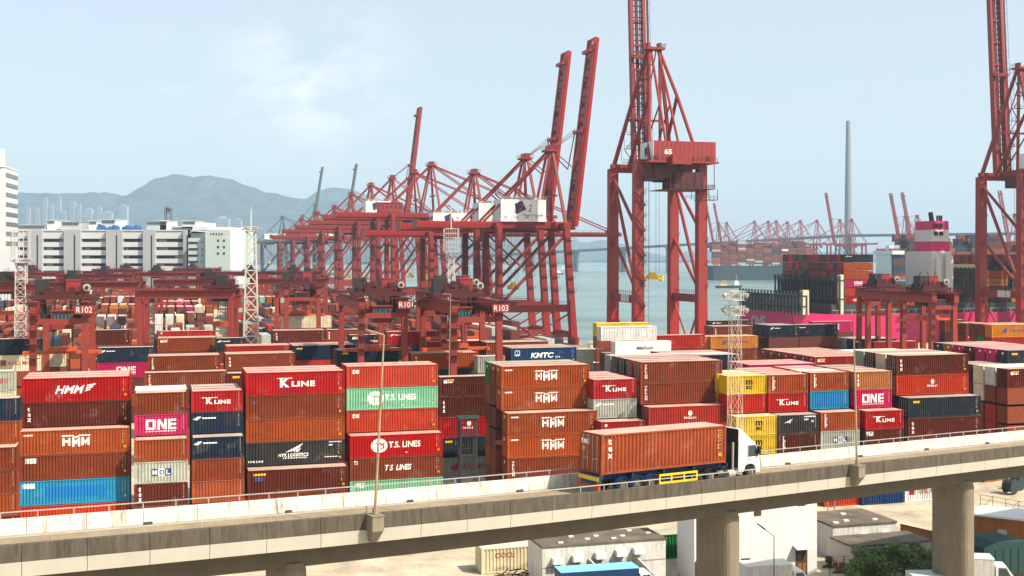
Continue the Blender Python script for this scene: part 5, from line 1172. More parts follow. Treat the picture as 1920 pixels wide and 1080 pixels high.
for k, (px, Yc, up, l) in enumerate([(1341,2050,79,'hazy crane with the leftmost raised boom across the water'),(1356,2050,79,'hazy crane with the second raised boom from the left across the water'),(1408,1980,0,'hazy lowered crane right of the two leftmost raised booms'),(1434,1980,0,'hazy lowered crane, left of the closely set middle three'),(1449,1960,0,'hazy lowered crane, right of the closely set middle three'),(1494,1950,0,'hazy lowered crane left of the lone raised boom, farther one'),(1525,1930,0,'hazy lowered crane next to the lone raised boom'),(1568,1900,80,'hazy crane with the lone raised boom left of the round bridge tower'),(1590,1880,0,'hazy lowered crane before the round bridge tower'),
   (1690,1720,79,'hazy crane with raised boom left of the ship funnel, left one'),(1712,1700,79,'hazy crane with raised boom left of the ship funnel, right one'),(1895,1650,79,'hazy crane with raised boom between the right tall crane legs'),(1470,2020,0,'hazy lowered crane in the middle of the far row')]):
    x, y = atY(px, Yc); sts((x, y, -2), R(186), l, 52 if k != 7 else 50, 90, G=26, S=16, BR=20, BL=72 if k != 7 else 84, up=up, mm='red_far', detail=0, house='', group='hazy red cranes across the water')
# the two big cranes of the right berth
def big(u, label, num):
    X_, Y_ = W(u+11, 377); rot = TH+R(90)
    o = sts((X_, Y_, 0), rot, label, zg=61, za=100, G=22, S=22, BR=9, BL=76, up=86.5, mm='red', zp=18, house='cross', lean=0, gw=4.6, legw=3.2, apx=-9, group='tall red cranes of the right berth')
    mh = [c for c in o.children if c.name.startswith('machinery_house')][0]
    # local -x faces the viewer; figures stand upright facing -x
    for y in (11, -11):
        text(o, num, 2.0, 1.5, M['clean_white'], (-22-1.3, y, 24.5), bold=.04, rz=R(-90), name='number')
        text(o, num, 2.0, 1.5, M['clean_white'], (-1.3, y, 24.5), bold=.04, rz=R(-90), name='number')
    text(mh, num, 2.6, 1.7, M['clean_white'], (-22-5.56, 3.0, 64.8), bold=.04, rz=R(-90), name='number')
    f = FL(); f.p([(-1.6,1.0),(.5,1.9),(1.6,-.5),(-1.2,-1.8)]); e = f.build('emblem', bpy.data.materials['emblem_navy'], mh, (-22, 8.14, 65.0), R(180))
    # stair on the near left leg
    g = MB(); x, y = -23.6, 11
    for k in range(14):
        z = 4+k*4; s = 1 if k % 2 else -1
        g.beam((x-.5, y-1.6*s, z), (x-.5, y+1.6*s, z+4), .7, .12); g.box(x-1.0, x, y-2.6 if s > 0 else y+1.2, y-1.2 if s > 0 else y+2.6, z-.06, z)
        g.rail((x-1.0,y-2.6,z),(x-1.0,y+2.6,z),1.1,3,.08); g.beam((x-1,y-2.6,z),(x-1,y-2.6,z+4),.09); g.beam((x-1,y+2.6,z),(x-1,y+2.6,z+4),.09)
    g.build('stair_tower', M['maroon'], o)
    g = MB()
    for k in range(8):
        z = 62+k*4.6; yy = 11-(k*.9); s = 1 if k % 2 else -1
        g.beam((-14,yy+1.5*s,z),(-14,yy-1.5*s,z+4.6),.4,.1); g.box(-15,-13.4,yy-2,yy+2,z-.06,z+.02); g.beam((-14,yy+2.4,z),(-14,yy+2.4,z+4.6),.1); g.rail((-15,yy-2,z),(-15,yy+2,z),1.1,3,.08)
    g.build('apex_stair', M['maroon'], o)
    g = MB(); bl = R(86.5); q = lambda l, y: (2.5+l*cos(bl)+.4, y, 61.8+l*sin(bl))
    for k in range(38): g.beam(q(k*2, -2.3), q(k*2, 2.3), .5, .3)
    g.beam(q(0,0), q(74,0), 1.1, .5); g.beam(q(0,-1.2), q(74,-1.2), .25); g.beam(q(0,1.2), q(74,1.2), .25); g.build('boom_inner_frame', M['maroon'], o)
    # outer side frames: braces and backstays seen from the yard
    for y in (-11, 11):
        g = MB(); g.tube((-.5, y, 58), (-21.4, y, 40), .55, 8); g.tube((-.5,y,40-2),(-21.4,y,20),.55,8); g.build('diagonal_brace', M['red'], o)
    for y in (-6, 6):
        g = MB(); g.tube((-9.4, y*.3, 100), (-17, y*.8, 84), .6, 8); g.tube((-17, y*.8, 84), (-26, y*1.5, 60.5), .6, 8); g.tube((-17, y*.8, 84), (-2, y, 62), .6, 8); g.build('backstay_frame', M['red'], o)
    # under-girder service decks at the landside
    g = MB(); g.box(-29, -12, -12.5, 3, 53, 53.2); g.rail((-29,-12.5,53.2),(-29,3,53.2),1.2,14,.1); g.rail((-29,-12.5,53.2),(-12,-12.5,53.2),1.2,10,.1)
    for yy in (-12.3, -8, -3, 2.8): g.beam((-28.8,yy,53),(-28.8,yy,61),.18)
    g.box(-27,-17,-9.5,.5,53.2,58.5); g.box(-30, -27, -13, -6, 49.5, 49.7); g.rail((-30,-13,49.7),(-30,-2,49.7),1.2,8,.1)
    for yy in (-13,-10,-7,-4,-1): g.beam((-29.8,yy,49.6),(-29.8,yy,53),.14)
    g.build('service_deck', M['maroon'], o)
    g = MB(); g.box(-26,-8,-5.6,7,56.5,60.4); g.build('hoist_machinery', M['maroon'], o)
    g = MB(); g.box(-24.2,-23.9,-7,8,57.5,60.5); g.build('deck_beam', M['red'], o)
    f = FL(); f.r(-3.4,-1.2,.9,1.2); f.r(1.2,-1.2,3.4,1.2); f.build('notice_board', M['white'], o, (-14, 12.3, 18.2), R(180))
    return o
big(147, 'tallest red crane with white-ended house, standing left before the magenta ship', '65')
big(293, 'tall red crane cut by the right edge before the magenta ship', '64')
# ---------------------------------------------------------------- ships and boats
SG = 'containers aboard the magenta ship'
def sp(u, v, z): x, y = W(u, v); return (x, y, z)
sh = thing('container_ship', (*W(221, 384), 0), TH, 'magenta container ship moored at the right berth, stern toward the open water', 'container ship')
g = MB(); Lh, Bh = 300, 48
secs = [(0, 3, 0), (.6, 0, 14.5), (8, 0, 14.5)]
def hull(g, x0, x1, zt, B, bow=40, m=0):
    st = [(x0, .06, zt), (x0+14, 0, zt), (x1-bow, 0, zt), (x1, .46, zt+3)]
    for (a, ia, za), (b_, ib, zb) in zip(st, st[1:]):
        for s0, s1 in (((0, 0), (1, 1)),):
            ya0, ya1, yb0, yb1 = B*ia, B*(1-ia), B*ib, B*(1-ib)
            g.quad([(a,ya0,-6),(b_,yb0,-6),(b_,yb0,zb),(a,ya0,za)], m); g.quad([(a,ya1,-6),(b_,yb1,-6),(b_,yb1,zb),(a,ya1,za)], m); g.quad([(a,ya0,za),(b_,yb0,zb),(b_,yb1,zb),(a,ya1,za)], m)
    g.quad([(x0,B*.06,-6),(x0,B*.94,-6),(x0,B*.94,zt),(x0,B*.06,zt)], m); g.quad([(x1,B*.46,-6),(x1,B*.54,-6),(x1,B*.54,zt+3),(x1,B*.46,zt+3)], m)
st = [(0, 0), (280, 0)]
hull(g, 0, Lh, 10.6, Bh); g.build('hull', M['hull'], sh)
text(sh, 'ONE', 11, 5.0, M['bld_grey'], (-.06, 30, 6.6), rz=R(-90), bold=.03)
text(sh, 'ONE', 46, 8, M['clean_white'], (150, -.08, 5.5), bold=.03)
g = MB(); g.box(14, 250, .9, 47.1, 10.6, 14.1); g.build('hatch_coaming', M['hull_deck'], sh)
def lash(u0, z0, z1, name='lashing_bridge', step=2.5):
    g = MB()
    for k in range(int(Bh/step)+1):
        y = min(k*step+.2, Bh-.2); g.beam((u0, y, z0), (u0, y, z1+1.5), .5); g.beam((u0+2, y, z0), (u0+2, y, z1), .4)
        if k % 3 == 0: g.beam((u0, y, z0), (u0, min(y+step*1.5, Bh), z1), .25)
    for z in (z0+(z1-z0)*.45, z1): g.box(u0-.3, u0+2.3, .1, Bh-.1, z-.35, z+.1)
    g.rail((u0-.3,0,z1),(u0-.3,Bh,z1),1.2,19,.12); g.build(name, M['hull_deck'], sh)
lash(1.5, 10.6, 17.5); lash(17.0, 10.6, 23); lash(33.5, 14, 22)
g = MB(); g.box(2, 4.5, .3, 2.6, 10.6, 19.5); g.box(17, 18.6, .2, 1.8, 10.6, 25); g.build('lashing_post', M['ship_tan'], sh)
g = MB()
for x in range(16, 240, 3): g.beam((x,.3,10.6),(x,.3,12.2),.12)
g.beam((14,.3,12.1),(240,.3,12.1),.1); g.build('handrail', M['ship_tan'], sh)
cas = MB(); cas.box(61, 69.6, 7, 24, 14, 33.6); cas.box(61.9, 64, 5.5, 7, 14, 31); cas.box(66, 69.2, 5.5, 7, 14, 32); cas.build('engine_casing', M['dull_white'], sh)
fn = None
g = MB()
def fz(z0, z1, m): 
    k0, k1 = (z0-34.6)*.05, (z1-34.6)*.05
    g.hexa([(61.6+k0,8+k0,z0),(69.4-k0*.2,8+k0,z0),(69.4-k0*.2,19,z0),(61.6+k0,19,z0),(61.6+k1,8+k1,z1),(69.4-k1*.2,8+k1,z1),(69.4-k1*.2,19,z1),(61.6+k1,19,z1)], m)
fz(33.6, 37.4, 0); fz(37.4, 41.8, 1); fz(41.8, 45.2, 0); fn = g.build('funnel', [M['hull'], M['dull_white']], sh)
g = MB()
for z in (39.6, 42.6):
    for x in (62.6, 63.5, 65, 65.9): g.box(x, x+.5, 7.7, 9, z, z+1.6)
g.build('vent', M['dark'], fn)
g = MB(); g.tube((64.4,12,45.2),(63.8,12,48.6),.9,10); g.tube((65.8,14,45.2),(65.3,14,47),.5,8)
for x in (66.8, 67.8, 68.7): g.tube((x,12,45.2),(x,12,47.4),.35,8)
g.build('exhaust_pipe', M['black'], fn)
SHZ = 14.2
deck = MB()
nearA = [('R','hmmw'),('D','hyu'),('P','one'),('O',None),('O',None),('S','wlogo')]
cols = 'BMBCMSBMPBMEBMCBPMOBMNBM'
for k in range(18):
    for t in range(6):
        if k == 0: c, mk = nearA[t]; lab_ = f"on the near column of the ship stack, {('lowest','second up','third up','fourth up','fifth up','top')[t]}"
        else:
            r = random.choice((0,0,0,1,1,1,1,2,8,3,9,4,0,1)); v0 = 386.2+k*2.5; p = [W(241,v0), W(253.1,v0), W(253.1,v0+2.4), W(241,v0+2.4)]; zz = SHZ+t*3.06
            deck.hexa([(a, b, zz) for a, b in p]+[(a, b, zz+2.88) for a, b in p], r); continue
        o = cont(241, 386.2+k*2.5, SHZ+t*3.06, L40, HC, c, mk, lab_, SG, 1 if k else 0, 2 if k == 0 else 0)
nearB = 'MBAOSMK'
for b_i, u0 in enumerate((300, 314, 328, 342)):
    for t in range(6):
        zz = SHZ+t*3.06
        if b_i < 3: cont(u0, 386.2, zz, L40, HC, nearB[(t+b_i*2) % 7], 'hl' if nearB[(t+b_i*2) % 7] == 'A' else None, f"{('first','second','third')[b_i]} bay behind the ship funnel, {('lowest','second up','third up','fourth up','fifth up','top')[t]}", SG, 0, 0)
        for k in range(1, 18):
            r = random.choice((0,0,0,1,1,1,4,2,3,8)); v0 = 386.2+k*2.5; p = [W(u0,v0), W(u0+12.1,v0), W(u0+12.1,v0+2.4), W(u0,v0+2.4)]
            deck.hexa([(a, b, zz) for a, b in p]+[(a, b, zz+2.85) for a, b in p], r)
o = deck.build('deck_cargo_stacks', FILLM); tag(o, 'dark wall of uncounted stacked boxes aboard the magenta ship', 'containers', None, 'stuff')
lash(90.5-12.5, 16, 26); lash(91.7, 16, 28)
g = MB(); g.box(78, 79.5, 0, Bh, 27, 28.6); g.build('lashing_beam', M['ship_tan'], sh)
def far_ship(px, Y, L, B, zt, label, mh, cargo, sup, flip=0):
    x, y = atY(px, Y); s = thing('container_ship', (x, y, 0), R(8), label, 'container ship', None)
    g = MB(); st = [(0, .3, 1.0), (L*.07, .02, .9), (L*.9, 0, .9), (L, .35, 1.1)]
    for (a, ia, ka), (b_, ib, kb) in zip(st, st[1:]):
        za, zb = zt*ka, zt*kb; of = lambda t: 9 if t == 0 else 0
        for yy in (0, 1):
            ya = B*ia if yy == 0 else B*(1-ia); yb = B*ib if yy == 0 else B*(1-ib)
            g.quad([(a+of(a),ya,-6),(b_,yb,-6),(b_,yb,zb),(a,ya,za)])
        g.quad([(a,B*ia,za),(b_,B*ib,zb),(b_,B*(1-ib),zb),(a,B*(1-ia),za)])
    g.quad([(9,B*.3,-6),(9,B*.7,-6),(0,B*.7,zt),(0,B*.3,zt)]); g.build('hull', mh, s)
    g = MB(); rnd = random.Random(int(px)); xx = L*.05
    for bay in range(int(L*.85/13)):
        x0 = L*.06+bay*13; h0 = rnd.randint(9, 13)
        for k in range(int(B/2.6)):
            hh = h0-rnd.choice((0,0,1,2,3)) if k < 6 else h0-rnd.choice((0,1))
            for t in range(hh):
                if k < 2 or t > hh-3: g.box(x0, x0+12.2, .5+k*2.5, .5+k*2.5+2.4, zt+.5+t*2.7, zt+.5+t*2.7+2.6, rnd.choice(cargo))
    q = g.build('deck_containers', FILLM, s); q['kind'] = 'stuff'
    g = MB(); x0 = L*sup; g.box(x0, x0+9, 3, B-3, zt, zt+20); g.box(x0-.5, x0+9.5, -1, B+1, zt+20, zt+23); g.box(x0+2, x0+6, B*.3, B*.5, zt+23, zt+27); b_ = g.build('superstructure', M['bld'], s)
    g = MB()
    for k in range(4): g.box(x0+1, x0+8, 2.9, 3.0, zt+3+k*4, zt+4.4+k*4)
    g.build('window', M['dark'], b_); return s
far_ship(1322, 1760, 190, 48, 19, 'huge dark hulled ship stacked with colourful boxes out in the haze', M['hull_dark'], (0,0,0,1,1,2,5,1,3,0,1), .62)
far_ship(1648, 930, 200, 32, 13, 'navy hulled ship with white bridge block beyond the magenta ship', M['hull_dark'], (3,3,0,2,1), .055)
bt = thing('harbour_boat', (*atY(1344, 1330), -4), R(4), 'dark low work boat with white wheelhouse on the open water', 'boat', None)
g = MB(); g.hexa([(1,1,-.5),(27,1.5,-.5),(27,6,-.5),(1,6.5,-.5),(-1,.5,2.6),(29.5,2,3.2),(29.5,5.5,3.2),(-1,7,2.6)]); g.build('hull', M['dark'], bt)
g = MB(); g.box(20,26,2,6,3,6.5); g.box(21,24.5,2.3,5.7,6.5,8.6); g.build('wheelhouse', M['bld'], bt); g = MB(); g.beam((23,4,8.6),(23,4,16),.35); g.beam((23,4,13),(26,4,10),.2); g.build('mast', M['steel'], bt)
g = MB(); g.box(4,12,2,6,2.6,4.4); g.beam((6,4,4.4),(10,4,8.5),.5); g.beam((10,4,8.5),(12,4,5),.3); g.build('deck_crane', M['yellow'], bt)
b2 = thing('harbour_boat', (*atY(1037, 2300), -4), R(12), 'small pale ferry on the water between the red crane legs', 'boat', None)
g = MB(); g.hexa([(0,0,-.5),(20,0,-.5),(20,6,-.5),(0,6,-.5),(-1,0,2.5),(22,1,3),(22,5,3),(-1,6,2.5)]); g.build('hull', M['hull_dark'], b2)
g = MB(); g.box(3,16,.8,5.2,2.6,6); g.box(8,13,1.4,4.6,6,8.4); g.beam((11,3,8.4),(11,3,12.5),.3); g.build('cabin', M['bld'], b2)
b3 = thing('harbour_boat', (*atY(1050, 3300), -4), R(-8), 'white pleasure boat farther out behind the small ferry', 'boat', None)
g = MB(); g.hexa([(0,0,-.5),(26,0,-.5),(26,7,-.5),(0,7,-.5),(-1,0,2.5),(30,2,4),(30,5,4),(-1,7,2.5)]); g.build('hull', M['bld'], b3)
g = MB(); g.box(5,18,1,6,3,6.5); g.box(8,14,1.5,5.5,6.5,9); g.build('cabin', M['clean_white'], b3)
# ---------------------------------------------------------------- ground level under the viaduct
def rig(px, py, z): x, y = hit(px, py, z); return x, y
x, y = rig(1017, 1025, 4.4)
wo_ = thing('site_office', (x, y, 0), TH, 'long white site office with dark stained flat roof below the viaduct', 'office')
g = MB(); g.box(0, 12.6, 0, 4.6, 0, 4.2); g.build('wall', M['white'], wo_)
g = MB(); g.box(-.05, 12.65, -.05, 4.65, 4.2, 4.4); rf = g.build('roof', M['roof_dark'], wo_)
g = MB(); rnd = random.Random(2)
for i in range(9): a, b_ = .8+i*1.3+rnd.uniform(-.3,.3), rnd.uniform(.4, 3.6); g.box(a, a+.5, b_, b_+.3, 4.4, 4.52)
g.build('roof_patch', M['roof_light'], rf)
for k, xx in enumerate((.9, 2.9, 5.2, 7.3, 9.1)):
    zz = 2.75+.1*k; g = MB(); g.prism([(-.0,0),(1.05,0),(1.05,.55),(.0,.55)], -.65, 0); q = g.build('air_conditioner_hood', M['clean_white'], wo_, (xx, 0, zz))
for xx in (4.6, 9.3): g = MB(); g.beam((xx,-.02,2.9),(xx+1.2,-1.9,1.4),.18,.25); g.quad([(xx,-.02,2.8),(xx,-.02,0),(xx+1.2,-1.9,0),(xx+1.2,-1.9,1.3)]); g.build('stair_side', M['white'], wo_)
for xx in (3.2, 6.3, 9.4): g = MB(); g.box(xx, xx+.03, -.012, 0, 0, 4.2); g.build('wall_joint', M['bld_grey'], wo_)
g = MB(); g.box(.0, 12.6, -.04, 0, 2.35, 2.42); g.build('rust_rail', M['pole'], wo_)
FGc = 'loose containers under the viaduct'
def gcont(px, py, c, mk, where, doors=0, L=L20, h=SC, rz=0): 
    x, y = hit(px, py, 0); o = cont(*UV((x, y)), 0, L, h, c, mk, where, FGc, doors, 0, rot=TH+rz); return o
o = gcont(903, 1078, 'X', 'oocl', 'stained and standing on the ground left of the white office', 1); 
o2 = gcont(1228, 1050, 'E', None, 'standing behind the right end of the white office'); 
x, y = rig(1302, 1095, 0)
ww = thing('white_building', (x, y, 0), TH, 'plain tall white building behind the left viaduct pier', 'building')
g = MB(); g.box(0, 13.4, 0, 4, 0, 9.6); g.box(-.1, 13.5, -.1, 4.1, 9.6, 9.9); g.build('wall', M['clean_white'], ww)
g = MB(); g.box(11.0, 12.3, -.05, .02, 0, 2.5); d_ = g.build('door', M['bark'], ww); g = MB(); g.box(11.2, 11.6, -.09, -.05, .3, 1.2); g.box(11.75, 12.1, -.09, -.05, .3, 1.2); g.box(11.2,11.6,-.09,-.05,1.5,2.1); g.build('door_panel', M['timber'], d_)
g = MB(); g.hexa([(10.7,-.9,2.72),(12.5,-.9,2.72),(12.5,0,2.85),(10.7,0,2.85),(10.7,-.9,2.82),(12.5,-.9,2.82),(12.5,0,3.05),(10.7,0,3.05)]); g.build('door_canopy', M['clean_white'], ww)
for x0, z0, w, h_ in ((11.2, 6.9, .9, .75), (6.4, 6.2, .8, .5), (5.0, 1.35, .95, .75)): g = MB(); g.box(x0, x0+w, -.04, .02, z0, z0+h_); g.build('vent_window', M['bark'], ww)
g = MB(); g.box(.1,.5,-.2,0,.4,2.2); g.build('meter_box', M['dark'], ww)
lp = rig(1426, 1092, 0); lamp('street_lamp', (lp[0], lp[1]-6, 0), (lp[0], lp[1]-6, 5.9), (-.9, -.2, .7), 'small dark street lamp before the plain white building', .06, 'dark')
def boxtruck(px, py, rz, label, body_m, L=6.0, cabm='clean_white', hb=3.0):
    x, y = hit(px, py, 0); o = thing('box_lorry', (x, y, 0), rz, label, 'lorry', None)
    g = MB(); g.box(0, L-1.9, -1.1, 1.1, .95, hb); b_ = g.build('cargo_box', M['white'], o); g = MB(); g.box(-.03, L-1.87, -1.13, 1.13, hb, hb+.06); g.build('box_roof', body_m, b_)
    g = MB(); g.prism([(L-1.75,.5),(L-1.75,2.35),(L-.75,2.35),(L-.15,1.5),(L,1.2),(L,.5)], -1.0, 1.0); c = g.build('cab', M[cabm], o)
    g = MB(); g.hexa([(L-.16,-.9,1.48),(L-.1,-.9,1.48),(L-.1,.9,1.48),(L-.16,.9,1.48),(L-.76,-.85,2.28),(L-.7,-.85,2.28),(L-.7,.85,2.28),(L-.76,.85,2.28)]); g.build('windscreen', M['glassy'], c)
    for y_ in (-1.0, 1.0): g = MB(); g.prism([(L-1.5,1.35),(L-.35,1.35),(L-.8,2.2),(L-1.5,2.2)], y_-.015, y_+.015); g.build('side_window', M['glassy'], c)
    g = MB(); g.box(0, L-.3, -.45, .45, .5, .9); g.build('chassis', M['dark'], o)
    for xx in (1.1, L-1.0):
        for yy in (-.85, .85): wheel(o, xx, yy, .42, .25)
    return o
boxtruck(1392, 1118, TH+R(-6), 'box lorry with beige roof parked at the white building', M['roof_light'], 6.4)
boxtruck(1706, 1138, TH+R(-14), 'lorry with pale green roof between the hedge and the pier', M['bld_green'], 5.0)
boxtruck(1792, 1100, TH+R(-26), 'white lorry with rounded cab beside the right pier', M['clean_white'], 5.2)
o = boxtruck(1046, 1128, TH+R(-3), 'lorry with bright blue box roof before the white office', M['roof_blue'], 9.4, hb=2.9)
for c in o.children:
    if c.name.startswith('cargo_box'): c.data.materials.clear(); c.data.materials.append(M['blue'])
gcont(1546, 951, 'D', None, 'on the ground behind the white building', L=L20)
gcont(1616, 948, 'V', None, 'on the ground between orange and white ones', L=L20)
gcont(1697, 942, 'W', 'ymd', 'on the ground left of the right pier', L=L20)
x, y = rig(1562, 986, 3.5)
sh1 = thing('low_shed', (x, y, 0), TH, 'low white shed with stained flat roof, farther of the two', 'shed', 'low sheds under the viaduct')
g = MB(); g.box(0, 7.6, 0, 6.5, 0, 3.35); g.build('wall', M['white'], sh1); g = MB(); g.box(-.1, 7.7, -.1, 6.6, 3.35, 3.55); r_ = g.build('roof', M['roof_dark'], sh1)
g = MB()
for a, b_ in ((.5,.6),(2.1,1.2),(3.6,4.2),(5.4,.9)): g.box(a, a+.6, b_, b_+.4, 3.55, 3.7)
g.build('roof_patch', M['roof_light'], r_)
for xx in (3.2, 5.8): g = MB(); g.box(xx, xx+.9, -.5, 0, 1.8, 2.5); g.build('air_conditioner', M['clean_white'], sh1)
g = MB(); g.box(.3,1.0,-.03,0,.2,2.2); g.build('door', M['bld_grey'], sh1)
x, y = rig(1600, 1024, 3.0)
sh2 = thing('low_shed', (x, y, 0), TH, 'low cream shed with brown stained roof behind the hedge', 'shed', 'low sheds under the viaduct')
g = MB(); g.box(0, 9, 0, 4.2, 0, 2.85); g.build('wall', M['fascia'], sh2); g = MB(); g.box(-.12, 9.1, -.12, 4.3, 2.85, 3.02); g.build('roof', M['roof_dark'], sh2)
g = MB()
for k in range(14): g.box(.3+k*.62, .34+k*.62, -.03, 0, 0, 2.8)
g.build('wall_seam', M['pole'], sh2)
a = Vector((*hit(1688, 984, 3.0), 0)); b_ = Vector((*hit(1758, 1000, 3.0), 0)); fe = thing('board_fence', tuple(a), math.atan2(b_.y-a.y, b_.x-a.x), 'brown board fence running from the far shed to the right pier', 'fence'); l_ = (b_-a).length
g = MB(); n = int(l_/.3)
for k in range(n): g.box(k*.3, k*.3+.26, 0, .06, 0, 3.0)
g.build('boards', M['timber'], fe); g = MB(); g.box(0, l_, -.04, .1, 3.0, 3.1); g.build('cap_rail', M['dark'], fe)
# hedge
x, y = rig(1612, 1097, 0)
hg = thing('hedge', (x, y, 0), TH, 'overgrown green hedge in front of the cream shed', 'hedge')
rnd = random.Random(8); g = MB(); tw = MB()
for i in range(9): a = .4+i*.8; tw.tube((a, .6, 0), (a+rnd.uniform(-.3,.3), .6+rnd.uniform(-.3,.3), 3.0), .06, 5, .02)
tw.build('stem', M['bark'], hg)
cl = []
for i in range(105):
    a = rnd.uniform(-.9, 8.3); top = 2.75+.25*sin(a*1.3)+.3*sin(a*2.9+1)+(.55 if 3.6 < a < 4.7 else 0)-(.9 if a < .3 else 0)
    cl.append((a, .6+rnd.gauss(0,.5), rnd.uniform(.5, top), rnd.uniform(.28, .62)))
for i in range(14): a = rnd.uniform(.6, 7.4); cl.append((a, .5+rnd.gauss(0,.3), 2.9+.3*sin(a*2)+rnd.uniform(0,.5), rnd.uniform(.16, .3)))
for a, b_, zc, r in cl:
    bright = rnd.random() < .5
    for i in range(int(620*r)):
        dv = Vector((rnd.gauss(0,1), rnd.gauss(0,1), rnd.gauss(0,1))).normalized(); c = Vector((a, b_, zc))+Vector((dv.x*1.25, dv.y, dv.z))*r*rnd.uniform(.55, 1.12)
        s = rnd.uniform(.06, .15); d1 = Vector((rnd.gauss(0,1), rnd.gauss(0,1), rnd.gauss(0,.6))).normalized(); d2 = d1.orthogonal().normalized()
        g.quad([c-d1*s, c-d2*s*.6, c+d1*s, c+d2*s*.6], 1 if rnd.random() < (.6 if bright else .2) else 0)
g.build('foliage', [M['leaf'], M['leaf2']], hg)
# right corner: timber hut, tarp, reels, pallets
x, y = rig(1822, 962, 4.0)
hut = thing('timber_hut', (x, y, 0), TH, 'brown board hut with white roof edge right of the right pier', 'hut')
g = MB(); g.hexa([(0,0,0),(7,-8,0),(11,-5,0),(4,3,0),(0,0,3.8),(7,-8,3.8),(11,-5,3.8),(4,3,3.8)]); g.build('wall', M['timber'], hut)
g = MB(); g.hexa([(-.4,0,3.8),(7,-8.4,3.8),(11.4,-5,3.8),(4,3.4,3.8),(-.4,0,4.0),(7,-8.4,4.0),(11.4,-5,4.0),(4,3.4,4.0)]); g.build('roof', M['clean_white'], hut)
g = MB()
for t in (.25, .55): c = Vector((7*t, -8*t, 0)); dv = Vector((7,-8,0)).normalized(); g.hexa([tuple(c+dv*q+Vector((-.06,-.05,z))) for z in (1.2,) for q in (0,.9)]+[tuple(c+dv*q+Vector((0,0,z))) for z in (1.2,) for q in (.9,0)]+[tuple(c+dv*q+Vector((-.06,-.05,z))) for z in (2.6,) for q in (0,.9)]+[tuple(c+dv*q+Vector((0,0,z))) for z in (2.6,) for q in (.9,0)])
g.build('window', M['bld_grey'], hut)
x, y = rig(1845, 1090, 0)
tp = thing('covered_load', (x, y, 0), TH, 'dark green tarpaulin covered load in the lower right corner', 'tarpaulin')
g = MB(); pr = [(0,0),(0,3.2),(1.2,3.75),(4.6,3.6),(6.4,3.1),(6.4,0)]; g.prism(pr, 0, 4.2); g.build('cover', M['tarp'], tp)
g = MB(); g.box(-.15, 6.5, -.08, 0, .2, .5); 
for k in range(7): g.box(.4+k*.9, .46+k*.9, -.05, 0, .5, 3.0)
g.build('strap', M['dark'], tp)
for k, (px, py, l) in enumerate(((1846, 905, 'left of the two'), (1868, 902, 'right of the two'))):
    x, y = rig(px, py, 0); p_ = thing('pallet_stack', (x, y, 0), TH, f"stack of brown timber pallets at the yard edge, {l}", 'pallet stack', 'pallet stacks at the yard edge'); g = MB()
    for q in range(9): g.box(0, 1.6, 0, 1.4, q*.2, q*.2+.06); [g.box(0, 1.6, e, e+.12, q*.2+.06, q*.2+.2) for e in (0, .64, 1.28)]
    g.build('pallets', M['timber'], p_)
for k, (px, py, l) in enumerate(((1903, 928, 'nearer of the two'), (1917, 920, 'farther of the two'))):
    x, y = rig(px, py, 0); p_ = thing('cable_drum', (x, y, 0), TH+R(20), f"dark cable drum by the right edge, {l}", 'cable drum', 'cable drums by the right edge'); g = MB()
    for yy in (0, 1.2): g.tube((0,yy,1.1),(0,yy+.12,1.1),1.0,20)
    g.build('flange', M['hull_dark'], p_); g = MB(); g.tube((0,.12,1.1),(0,1.2,1.1),.8,16); g.build('cable_coil', M['dark'], p_)
x, y = rig(1838, 955, 0); sc = thing('scaffold_fence', (x, y, 0), R(-52), 'rusty pipe fence crossing the yard behind the timber hut', 'fence'); g = MB()
for k in range(9): g.beam((k*1.7,0,0),(k*1.7,0,1.9),.07); 
for z in (.7, 1.3, 1.85): g.beam((0,0,z),(13.6,0,z),.06)
for k in range(4): g.beam((k*3.4,0,0),(k*3.4+1.7,0,1.85),.05)
g.build('pipes', M['pole'], sc)
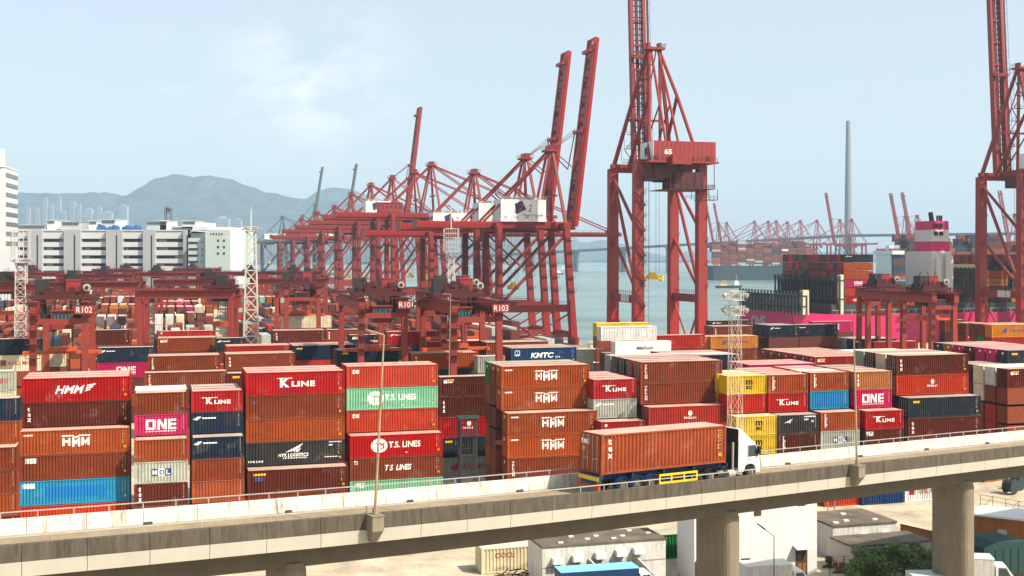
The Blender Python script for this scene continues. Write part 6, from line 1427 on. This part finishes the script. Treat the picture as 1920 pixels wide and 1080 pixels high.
# kit in front of the stained container and a pipe rack
x, y = rig(935, 1090, 0); pk = thing('scrap_heap', (x, y, 0), TH, 'heap of brown scrap pipes before the stained cream container', 'scrap heap'); g = MB(); rnd = random.Random(6)
for k in range(26): a = rnd.uniform(-.5, 4.5); g.tube((a, rnd.uniform(-1,1), rnd.uniform(.1,.8)), (a+rnd.uniform(.5,1.8), rnd.uniform(-1,1), rnd.uniform(.1,1.3)), .06, 6)
g.build('pipes', M['bark'], pk)
rnd = random.Random(21)
for i, (px, py, l) in enumerate(((1555, 1062, 'left of the cream shed'), (1575, 1072, 'at the front corner of the cream shed'), (1762, 1012, 'beside the right pier foot'), (905, 1102, 'left end of the scrap heap'))):
    x, y = rig(px, py, 0); p_ = thing('crate_pile', (x, y, 0), TH+R(rnd.uniform(-20, 20)), f"small pile of crates and planks, {l}", 'crate pile', 'crate piles under the viaduct'); q = MB()
    for s in range(6): a, b_, z = rnd.uniform(-.8,.6), rnd.uniform(-.5,.4), .0 if s < 4 else .5; q.box(a, a+.5, b_, b_+.45, z, z+.48)
    for s in range(4): q.beam((-1+s*.1,-.7+s*.12,.05+s*.04),(1.2,-.5+s*.15,.3+s*.1),.14,.04)
    q.build('crates', M['timber'] if i % 2 else M['bark'], p_)
x, y = rig(1556, 1080, 0); wf = thing('wire_fence', (x, y, 0), TH, 'thin wire fence before the hedge and cream shed', 'fence'); q = MB()
for k2 in range(7): q.beam((k2*1.6,0,0),(k2*1.6,0,1.9),.06)
for z in (.3,.7,1.1,1.5,1.85): q.beam((0,0,z),(9.6,0,z),.025)
q.build('wires', M['dark'], wf)
x, y = rig(1552, 1000, 0); pr = thing('pipe_riser', (x, y, 0), 0, 'rusty pipe frame between the white building and the far shed', 'pipe frame'); q = MB()
for a in (0, .8): q.beam((a,0,0),(a,0,4.2),.1)
for z in (1,2,3,4.1): q.beam((0,0,z),(.8,0,z),.07)
q.build('pipes', M['pole'], pr)
# ---------------------------------------------------------------- air
g = MB(); g.box(-9500, 9500, -60, 9600, -15, 640); hz = g.build('haze', [], None); hz['kind'] = 'stuff'
hm = bpy.data.materials.new('haze_air'); hm.use_nodes = True; t = hm.node_tree; t.nodes.clear(); pv = N(t, 'ShaderNodeVolumePrincipled'); oo = N(t, 'ShaderNodeOutputMaterial')
pv.inputs['Color'].default_value = (.56, .79, 1, 1); pv.inputs['Density'].default_value = 0.8e-4; pv.inputs['Anisotropy'].default_value = 0
t.links.new(pv.outputs['Volume'], oo.inputs['Volume']); hz.data.materials.append(hm)
hz.data.update()
for k, v in LABELS.items():
    if len(k.split()) > 16 or len(k.split()) < 4: print('LABEL LENGTH', len(k.split()), k)
dup_ = {k: len(v) for k, v in LABELS.items() if len(v) > 1}
print('DUPLICATE LABELS', len(dup_), list(dup_.items())[:12])
print('OBJECTS', len(bpy.data.objects), 'CONTAINERS', NCON[0])
